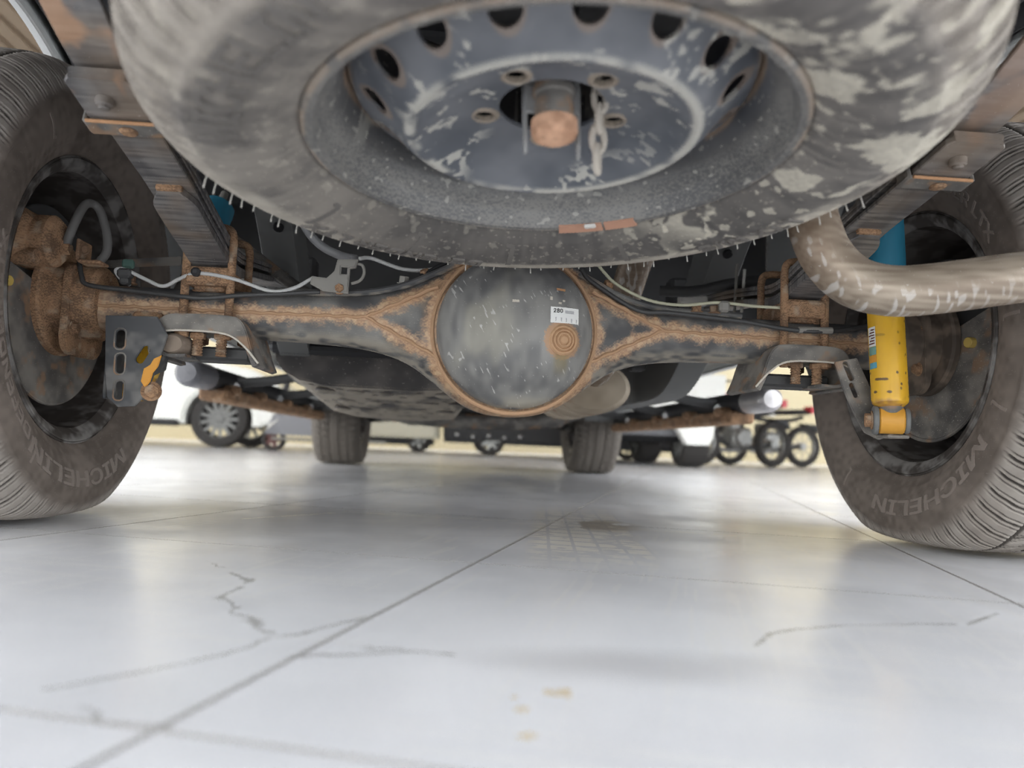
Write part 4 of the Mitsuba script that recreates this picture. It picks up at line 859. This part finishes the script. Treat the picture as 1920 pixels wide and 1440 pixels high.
part('cab_roof', hull([(x, y, z) for x in (-.62, .62) for y, z in ((1.62, 1.74), (2.45, 1.75))] + [(x, y, z) for x in (-.70, .70) for y, z in ((1.58, 1.67), (2.52, 1.68))]), 'mat_silver')
part('windscreen', hull([(x, y, z) for x in (-.66, .66) for y, z in ((2.50, 1.68), (2.52, 1.67))] + [(x, y, z) for x in (-.78, .78) for y, z in ((3.05, 1.17), (3.03, 1.16))]), 'mat_glass_dark')
part('bonnet', hull([(x, y, z) for x in (-.85, .85) for y, z in ((3.02, 1.12), (4.15, 1.02), (3.02, 1.08), (4.15, .98))] + [(x, y, z) for x in (-.7, .7) for y, z in ((3.02, 1.16), (4.15, 1.06))]), 'mat_silver')
part('front_bumper', bx((0, 4.30, .58), (1.76, .16, .26), .05), 'mat_silver')

# ---------------------------------------------------------------- spare wheel
ltx, lty = -0.0658, -0.0330
Rx = np.array([[1, 0, 0], [0, math.cos(ltx), -math.sin(ltx)], [0, math.sin(ltx), math.cos(ltx)]])
Ry = np.array([[math.cos(lty), 0, math.sin(lty)], [0, 1, 0], [-math.sin(lty), 0, math.cos(lty)]])
SM = np.eye(4); SM[:3, :3] = Rx @ Ry; SM[:3, 3] = SPC
def sp_(mesh, dz=0.0): m = mesh.copy(); m.apply_translation([0, 0, dz]); m.apply_transform(SM); return m
spare = thing('spare_wheel', 'muddy spare wheel hung flat under the truck bed, black steel rim facing down', 'spare wheel')
s_mesh, s_prof, s_uv = make_tyre(Rt=0.388, npitch=64, sub=14, prof_n=110, depth=.009)
stk = obj('tyre', sp_(s_mesh, .108), 'mat_spare_tyre', spare, True, uv=s_uv); lab(stk, 'mud-caked spare tyre')
for txt, a0, Rm, h, tr in (('MICHELIN', math.radians(-174), .3045, .036, 1.0), ('DEFENDER LTX', math.radians(100), .312, .022, 1.15), ('LTX M/S', math.radians(20), .312, .022, 1.15)):
    obj('raised_lettering', sp_(letters(txt, a0, Rm, h, s_prof, depth=.0026, track=tr), .108), 'mat_spare_lettering', stk, 20)
# thin raised radial marks
marks = [letters('l', math.radians(q), .285, .052, s_prof, depth=.0008, bold=False) for q in (62, 92, 118, 146)]
for q in marks: obj('raised_mark', sp_(q, .108), 'mat_spare_lettering', stk, 20)
# rim: flange and barrel, and the pierced disc
brl = lathe([(.2330, -.006), (.2362, -.004), (.2372, .001), (.2365, .008), (.2335, .010), (.2290, .007), (.2265, .010), (.2245, .022), (.2150, .030), (.2090, .040), (.2050, .055), (.2000, .075), (.1985, .12), (.2000, .15), (.206, .18), (.216, .195), (.222, .207), (.236, .212), (.236, .218), (.219, .212), (.203, .187), (.1965, .152), (.1955, .12), (.1960, .075), (.2005, .050), (.2035, .036), (.2090, .026), (.2170, .018), (.2215, .010), (.2225, .000), (.2260, -.005)][::-1], 160, closed=True)
brl.fix_normals()
rim = obj('rim', sp_(brl), 'mat_spare_rim', spare, 30); lab(rim, 'black steel rim barrel with rusty edge')
dp = [(.1968, .062), (.1925, .052), (.186, .0455), (.172, .0350), (.158, .0215), (.148, .0115), (.142, .0068), (.137, .0060), (.132, .0078), (.126, .0130), (.118, .0195), (.106, .0265), (.092, .0325), (.080, .0360), (.070, .0375), (.052, .0380)]
dpi = [(r - (.0 if r < .1 else .0012), z + .0042) for r, z in dp[::-1]]
dk = m3.Manifold.revolve(m3.CrossSection([np.array(dp + dpi)], m3.FillRule.NonZero), 160)
dk = mf(tm(dk)) if dk.num_tri() == 0 else dk
for k in range(16):
    a = k / 16 * 2 * math.pi - math.pi / 2 + .045
    c = m3.Manifold.cylinder(.09, .0148, .0148, 32).translate([0, 0, -.045]).rotate([0, -32, 0]).translate([.170, 0, .034]).rotate([0, 0, math.degrees(a)])
    dk = dk - c
for k in range(5):
    a = math.pi / 2 + k * 2 * math.pi / 5
    dk = dk - m3.Manifold.cylinder(.06, .0098, .0098, 24).translate([.0685 * math.cos(a), .0685 * math.sin(a), .01])
dsk = obj('disc', sp_(tm(dk)), 'mat_spare_rim', spare, 25); lab(dsk, 'dark domed wheel disc with a ring of round vent holes')
for k in range(5):
    a = math.pi / 2 + k * 2 * math.pi / 5
    c = lathe([(.0096, .0420), (.0098, .0365), (.0118, .0352), (.0150, .0372), (.0165, .0395)], 28)
    obj('lug_seat', sp_(mv(c, [.0685 * math.cos(a), .0685 * math.sin(a), 0])), 'mat_lug', dsk, 30)
scene['mat_lug'] = pb((0.26, 0.215, 0.17), 0.55)
scene['mat_channel'] = pb((0.30, 0.30, 0.295), 0.5, 0.2)
for a0, a1 in ((56.5, 66.2), (66.9, 80.5)):
    th_ = np.radians(np.linspace(a0, a1, 10)); pts = []
    V = []
    for r, z in ((.2235, -.0045), (.2365, -.0085), (.2375, -.002), (.2245, .003)):
        V += [(r * math.cos(t), r * math.sin(t), z) for t in th_]
    F = []
    n = len(th_)
    for b in range(4):
        for i in range(n - 1):
            p, q = b * n + i, ((b + 1) % 4) * n + i; F += [[p, q, q + 1], [p, q + 1, p + 1]]
    F += [[0, n, 2 * n], [0, 2 * n, 3 * n], [n - 1, 3 * n - 1, 2 * n - 1], [n - 1, 4 * n - 1, 3 * n - 1]]
    w = trimesh.Trimesh(V, F, process=False); w.fix_normals()
    kk = obj('balance_weight', sp_(w), 'mat_red_rust', spare, 30); lab(kk, 'rusty red balance weight clipped to the rim edge')
t_ = math.radians(70.5); obj('weight_clip', sp_(rot(bx((.2230, 0, -.006), (.008, .014, .004), .001), (0, 0, 1), math.degrees(t_))), 'mat_white_clip', spare)
# moulding whiskers along the lower tread edge
rw = random.Random(11)
for i in range(44):
    a = math.radians(12 + i * 3.62 + rw.uniform(-.9, .9)); r = .357; z = -.0135 + rw.uniform(-.001, .002)
    L = rw.uniform(.009, .015); dd = np.array([math.cos(a) * .30, math.sin(a) * .30, -.954])
    p0 = np.array([r * math.cos(a), r * math.sin(a), z]); p0 -= dd * .002
    obj('whisker', sp_(tube([p0, p0 + dd * L * .5, p0 + dd * L + np.array([rw.uniform(-.001, .001), 0, 0])], [.0007, .0006, .0008], 6)), 'mat_whisker', stk, True)
# carrier: channel bracket, stub with rusty end, chain
car = numbered(truck + '__spare_carrier'); lab(car, 'channel bracket through the spare wheel hub')
def w2(m): return sp_(m)
obj('channel', w2(cat([bx((0, -.002, .105), (.054, .004, .15), .001), hull([(-.0275, y, z) for y, z in ((-.002, .18), (.030, .18), (-.002, .01), (.002, -.008), (.008, -.008), (.030, .06))] + [(-.0245, y, z) for y, z in ((-.002, .18), (.030, .18), (-.002, .01), (.002, -.008), (.008, -.008), (.030, .06))]), hull([(.0275, y, z) for y, z in ((-.002, .18), (.030, .18), (-.002, .01), (.002, -.012), (.008, -.012), (.030, .06))] + [(.0245, y, z) for y, z in ((-.002, .18), (.030, .18), (-.002, .01), (.002, -.012), (.008, -.012), (.030, .06))])])), 'mat_channel', car)
obj('stub', w2(cat([cyl((0, -.014, .19), (0, -.014, .010), .0185, 32), cyl((0, -.014, .050), (0, -.014, .040), .0205, 32)])), 'mat_steel', car)
obj('stub_cap', w2(mv(lathe([(0, .004), (.006, .0035), (.014, .0045), (.0205, .008), (.0225, .013), (.0220, .024), (.018, .026), (0, .026)], 40), [0, -.014, -.008])), 'mat_cap_rust', car, 30)
scene['mat_cap_rust'] = pb(proc(lambda p, n, uv: mix((0.38, 0.21, 0.13), (0.60, 0.36, 0.235), sm(0.25, 0.7, fbm(p.x * 90, p.y * 90, p.z * 90, 3)))), 0.75, 0, 0.3); lab(car + '__stub_cap', 'round orange-rusted stub end')
obj('hoist_body', w2(cat([bx((0, 0, .30), (.16, .14, .10), .02), cyl((0, 0, .19), (0, 0, .31), .03, 24)])), 'mat_frame_dark', car)
ch = numbered(truck + '__hoist_chain'); lab(ch, 'dusty chain hanging through the hub')
for i in range(5):
    z = .063 - i * .0205; x = .046 - i * .0012; q = []
    for t in np.linspace(0, 2 * np.pi, 25): q.append((.0062 * math.cos(t), (.0115 + .0025 * 0) * math.sin(t)))
    turn = 12 if i % 2 else 68
    lk = tube([(a, 0, b * 1.18) for a, b in q[:-1]] + [(q[0][0], 0, q[0][1] * 1.18)], .0033, 10, cap=False)
    obj('link', w2(mv(rot(lk, (0, 0, 1), turn), [x, -.012, z])), 'mat_chain', ch, True)
scene['mat_chain'] = pb((0.40, 0.36, 0.31), 0.8)

# ---------------------------------------------------------------- background vehicles
def simple_wheel(parent, x, y, z, R, W, ax=(0, 1, 0), m_rim='mat_alloy', spokes=9):
    ax = np.array(ax, float)
    u = np.cross(ax, [0, 0, 1.0]); u /= np.linalg.norm(u); w = np.cross(ax, u)
    put = lambda m: axis_to(m, u, w, ax, (x, y, z))
    t = lathe([(R * .68, -W / 2), (R * .80, -W / 2 - .006), (R * .95, -W / 2 + .006), (R, -W * .32), (R, W * .32), (R * .95, W / 2 - .006), (R * .80, W / 2 + .006), (R * .68, W / 2)], 64)
    k = obj('wheel', put(t), 'mat_dark_rubber', parent, 30)
    obj('rim', put(lathe([(R * .70, -W / 2 + .005), (R * .66, -W / 2 + .012), (R * .62, -W * .25), (R * .60, W * .25), (R * .70, W / 2)], 48)), m_rim, k, 30)
    sp = [hull([(R * .10, -.03, -W * .34), (R * .10, .03, -W * .34), (R * .65, -.016, -W * .38), (R * .65, .016, -W * .38), (R * .10, 0, -W * .2), (R * .65, 0, -W * .25)]) for _ in range(spokes)]
    obj('spokes', put(cat([rot(s, (0, 0, 1), 360 / spokes * i) for i, s in enumerate(sp)] + [lathe([(0, -W * .42), (R * .16, -W * .40), (R * .18, -W * .2), (0, -W * .2)], 32)])), m_rim, k, 30)
    return k
# white hatchback on the left
car1 = thing('car', 'white car with grey multi-spoke wheel parked at the left behind the truck', 'car')
cy = 7.3
side_p = Polygon([(-6.6, .28), (-6.6, .80), (-6.1, .98), (-5.3, 1.42), (-3.9, 1.46), (-3.0, .98), (-2.3, .86), (-2.02, .70), (-2.02, .30), (-2.2, .24)])
for cxx in (-2.63, -5.7): side_p = side_p.difference(Polygon([(cxx + .36 * math.cos(t), .30 + .36 * math.sin(t)) for t in np.linspace(0, 6.28, 48)]))
obj('body', ext(side_p.buffer(.02).buffer(-.02), 1.65, 'xz', cy + 1.72, .03), 'mat_white_paint', car1, 30)
obj('side_window', ext(Polygon([(-5.2, .95), (-4.95, 1.34), (-3.95, 1.38), (-3.2, .98)]), .02, 'xz', cy + .065), 'mat_glass_dark', car1)
obj('sill', bx((-4.2, cy + .1, .25), (2.3, .12, .07), .02), 'mat_dark', car1)
for cxx in (-2.63, -5.7): simple_wheel(car1, cxx, cy + .20, .31, .31, .21, m_rim='mat_rim_grey', spokes=13)
scene['mat_rim_grey'] = pb((0.16, 0.16, 0.155), 0.45, 0.3)
for cxx in (-2.63, -5.7): simple_wheel(car1, cxx, cy + 1.56, .31, .31, .21, spokes=11)
obj('underbody', bx((-4.2, cy + .9, .30), (4.4, 1.4, .12), .03), 'mat_black', car1)
obj('mirror', hull([(-3.18 + a * .12, cy - .02 + b * .08, .98 + c * .07) for a in (-.5, .5) for b in (-.5, .5) for c in (-.5, .5)]), 'mat_white_paint', car1)
# dark scooter lying low beside it
sc = thing('scooter', 'low dark grey scooter between the white car and the left front tyre', 'scooter')
sy_ = 6.6
obj('fairing', hull([(-1.95, sy_, .17), (-1.85, sy_ - .10, .36), (-1.70, sy_, .42), (-1.25, sy_ - .12, .36), (-1.05, sy_, .28), (-1.20, sy_ - .08, .16), (-1.7, sy_ - .14, .16), (-1.9, sy_ + .12, .30), (-1.1, sy_ + .14, .28), (-1.4, sy_ + .10, .42)]), 'mat_cap_grey', sc, 50)
obj('leg_shield', hull([(-1.92, sy_ - .05, .20), (-1.84, sy_ - .05, .43), (-1.80, sy_ - .12, .30), (-1.88, sy_ + .06, .3), (-1.78, sy_ - .03, .42)]), 'mat_white_clip', sc, 50)
obj('footboard', bx((-1.3, sy_ - .02, .125), (1.1, .24, .03), .01), 'mat_plastic_grey', sc)
for x in (-1.27,): simple_wheel(sc, x, sy_ + .05, .115, .115, .09, m_rim='mat_maroon', spokes=5)
simple_wheel(sc, -1.86, sy_ + .05, .115, .115, .09, m_rim='mat_maroon', spokes=5)
for x in (-1.36, -1.22): obj('lamp', cyl((x, sy_ - .14, .20 + (x + 1.36) * .2), (x, sy_ - .10, .20 + (x + 1.36) * .2), .022, 20), 'mat_alloy', sc)
obj('steering_column', tube([(-1.86, sy_ + .05, .2), (-1.78, sy_ + .05, .6), (-1.72, sy_ + .05, .92)], .03, 12), 'mat_dark', sc)
obj('seat', hull([(-1.4, sy_ - .1, .52), (-.9, sy_ - .1, .56), (-1.4, sy_ + .15, .52), (-.9, sy_ + .15, .56), (-1.35, sy_ - .1, .60), (-.92, sy_ + .15, .64), (-1.35, sy_ + .15, .60), (-.92, sy_ - .1, .64)]), 'mat_dark', sc, 40)
obj('rear_body', hull([(-1.3, sy_ - .1, .30), (-.95, sy_ - .08, .32), (-1.3, sy_ + .14, .30), (-.95, sy_ + .13, .32), (-1.35, sy_ - .1, .52), (-.9, sy_ + .14, .55), (-1.35, sy_ + .15, .52), (-.9, sy_ - .1, .55)]), 'mat_cap_grey', sc, 40)
# cream cabinet-like van sill and dark car in the middle
van = thing('van', 'cream van standing far behind the truck, left of the middle', 'van')
obj('body', ext(Polygon([(-2.2, .20), (-2.2, 1.7), (-2.05, 1.8), (-.55, 1.8), (-.38, 1.70), (-.30, .9), (-.28, .20)]), 1.5, 'xz', 11.5, .04), 'mat_cream_paint', van, 30)
obj('underbody', bx((-1.22, 10.8, .15), (1.7, 1.3, .10), .02), 'mat_dark', van)
for x in (-1.9, -.58): simple_wheel(van, x, 10.2, .16, .16, .14, spokes=5)
for x in (-1.9, -.58): simple_wheel(van, x, 11.3, .16, .16, .14, spokes=5)
dcar = thing('car', 'dark grey car with bright trim specks far behind, in the middle under the axle', 'car')
obj('body', ext(Polygon([(-.20, .16), (-.24, .62), (.2, .80), (.7, 1.25), (2.2, 1.28), (2.9, .82), (3.4, .66), (3.4, .2), (3.2, .14)]), 1.6, 'xz', 11.2, .05), 'mat_dark', dcar, 30)
for i in range(5): obj('trim', trimesh.creation.icosphere(2, .035).apply_translation((-.02 + i * .22, 9.58, .27 - .02 * (i % 2))), 'mat_chrome', dcar, True)
for x in (.45, 2.7): simple_wheel(dcar, x, 9.70, .20, .20, .18, spokes=7)
for x in (.45, 2.7): simple_wheel(dcar, x, 11.0, .20, .20, .18, spokes=7)
# white pickup on the right
wp = thing('car', 'white car with chunky black tyre to the right of the right front tyre', 'car')
wy = 6.3
obj('body', hull([(x, y, z) for x, y, z in ((1.95, wy, .47), (2.55, wy, .47), (2.00, wy - .02, .62), (2.62, wy - .02, .62), (1.75, wy + .1, .95), (2.66, wy + .1, .95), (2.66, wy + 2.6, .95), (1.3, wy + 2.6, .95), (1.3, wy + 2.6, .45), (2.6, wy + 2.6, .45))]), 'mat_white_paint', wp, 20)
obj('bumper', hull([(x, y, z) for y in (wy - .10, wy + .04) for x, z in ((2.06, .46), (2.50, .52), (2.47, .30), (2.43, .225), (2.21, .225))]), 'mat_white_paint', wp, 20)
obj('apron', bx((1.85, wy + .35, .36), (1.10, .5, .22), .06), 'mat_cap_grey', wp)
obj('underbody', bx((1.9, wy + 1.2, .34), (1.2, 2.2, .18), .04), 'mat_black', wp)
for y in (wy + .25, wy + 2.1):
    simple_wheel(wp, 2.34, y, .30, .30, .26, ax=(1, 0, 0), spokes=7)
    simple_wheel(wp, 1.46, y, .30, .30, .22, ax=(1, 0, 0), spokes=7)
obj('cabin', hull([(x, y, z) for x in (1.42, 2.58) for y, z in ((wy + .5, .95), (wy + 2.4, .95))] + [(x, y, z) for x in (1.55, 2.45) for y, z in ((wy + .8, 1.45), (wy + 2.1, 1.45))]), 'mat_glass_dark', wp, 20)
# motorcycles on the right
def motorcycle(x, y, rz, label, paint, tail):
    k = thing('motorcycle', label, 'motorcycle', None)
    c, s = math.cos(rz), math.sin(rz)
    def put(m): m = m.copy(); m.apply_transform(trimesh.transformations.rotation_matrix(rz, (0, 0, 1))); m.apply_translation((x, y, 0)); return m
    for wx in (-.62, .62):
        kk = obj('wheel', put(axis_to(lathe([(.21, -.04), (.25, -.055), (.285, -.045), (.30, 0), (.285, .045), (.25, .055), (.21, .04)], 40), [1, 0, 0], [0, 0, -1], [0, 1, 0], (wx, 0, .30))), 'mat_dark_rubber', k, 30)
        obj('rim', put(axis_to(cat([lathe([(.215, -.03), (.20, -.02), (.20, .02), (.215, .03)], 40), lathe([(0, -.04), (.05, -.04), (.05, .04), (0, .04)], 20)] + [rot(bx((.12, 0, 0), (.17, .012, .012), .002), (0, 0, 1), i * 45) for i in range(8)]), [1, 0, 0], [0, 0, -1], [0, 1, 0], (wx, 0, .30))), 'mat_alloy', kk, 30)
    obj('engine', put(cat([bx((0, 0, .36), (.34, .24, .26), .05), cyl((.05, -.16, .36), (.05, .16, .36), .10, 24), bx((.10, 0, .52), (.16, .16, .16), .03)])), 'mat_alloy', k, 40)
    obj('frame', put(cat([tube([(.50, 0, .78), (.15, 0, .66), (-.35, 0, .66), (-.62, 0, .72)], .03, 10, 4), tube([(.48, 0, .72), (.28, 0, .30), (-.2, 0, .24), (-.62, 0, .30)], .025, 10, 4)])), 'mat_dark', k, 40)
    obj('fork', put(cat([tube([(.46, d, .92), (.62, d, .30)], .022, 10) for d in (-.09, .09)])), 'mat_chrome', k)
    obj('fuel_tank', put(hull([(.40, 0, .88), (.40, -.10, .74), (.40, .10, .74), (-.05, -.13, .70), (-.05, .13, .70), (.05, -.13, .84), (.05, .13, .84), (-.08, 0, .80), (.25, 0, .93)])), paint, k, 50)
    obj('seat', put(hull([(-.05, -.12, .72), (-.05, .12, .72), (-.70, -.09, .76), (-.70, .09, .76), (-.08, 0, .80), (-.68, 0, .84), (-.4, .1, .80), (-.4, -.1, .80)])), 'mat_dark', k, 50)
    obj('handlebar', put(tube([(.36, -.36, 1.0), (.44, -.2, 1.03), (.45, 0, .97), (.44, .2, 1.03), (.36, .36, 1.0)], .014, 10, 5)), 'mat_chrome', k)
    obj('exhaust', put(tube([(.18, -.12, .40), (.15, -.16, .22), (-.2, -.17, .22), (-.75, -.18, .32)], [.022, .022, .03, .045, .045], 14, 6)), 'mat_chrome', k)
    obj('tail_light', put(hull([(-.76 + a * .05, b * .08, .83 + c * .05) for a in (-1, 1) for b in (-1, 1) for c in (-1, 1)])), 'mat_red_light' if tail else 'mat_orange', k)
    obj('mudguard', put(hull([(-.55, -.06, .63), (-.55, .06, .63), (-.92, -.06, .50), (-.92, .06, .50), (-.85, -.06, .62), (-.85, .06, .62)])), 'mat_dark', k, 40)
    return k
motorcycle(3.48, 8.25, math.radians(206), 'red-tanked motorcycle with bright red tail light, right of the white car', 'mat_red_paint', True)
motorcycle(4.50, 7.40, math.radians(64), 'silver-tanked motorcycle standing closest to the right rear tyre', 'mat_alloy', False)
motorcycle(4.35, 9.45, math.radians(196), 'white-tanked motorcycle furthest back behind the other motorcycles', 'mat_white_paint', True)
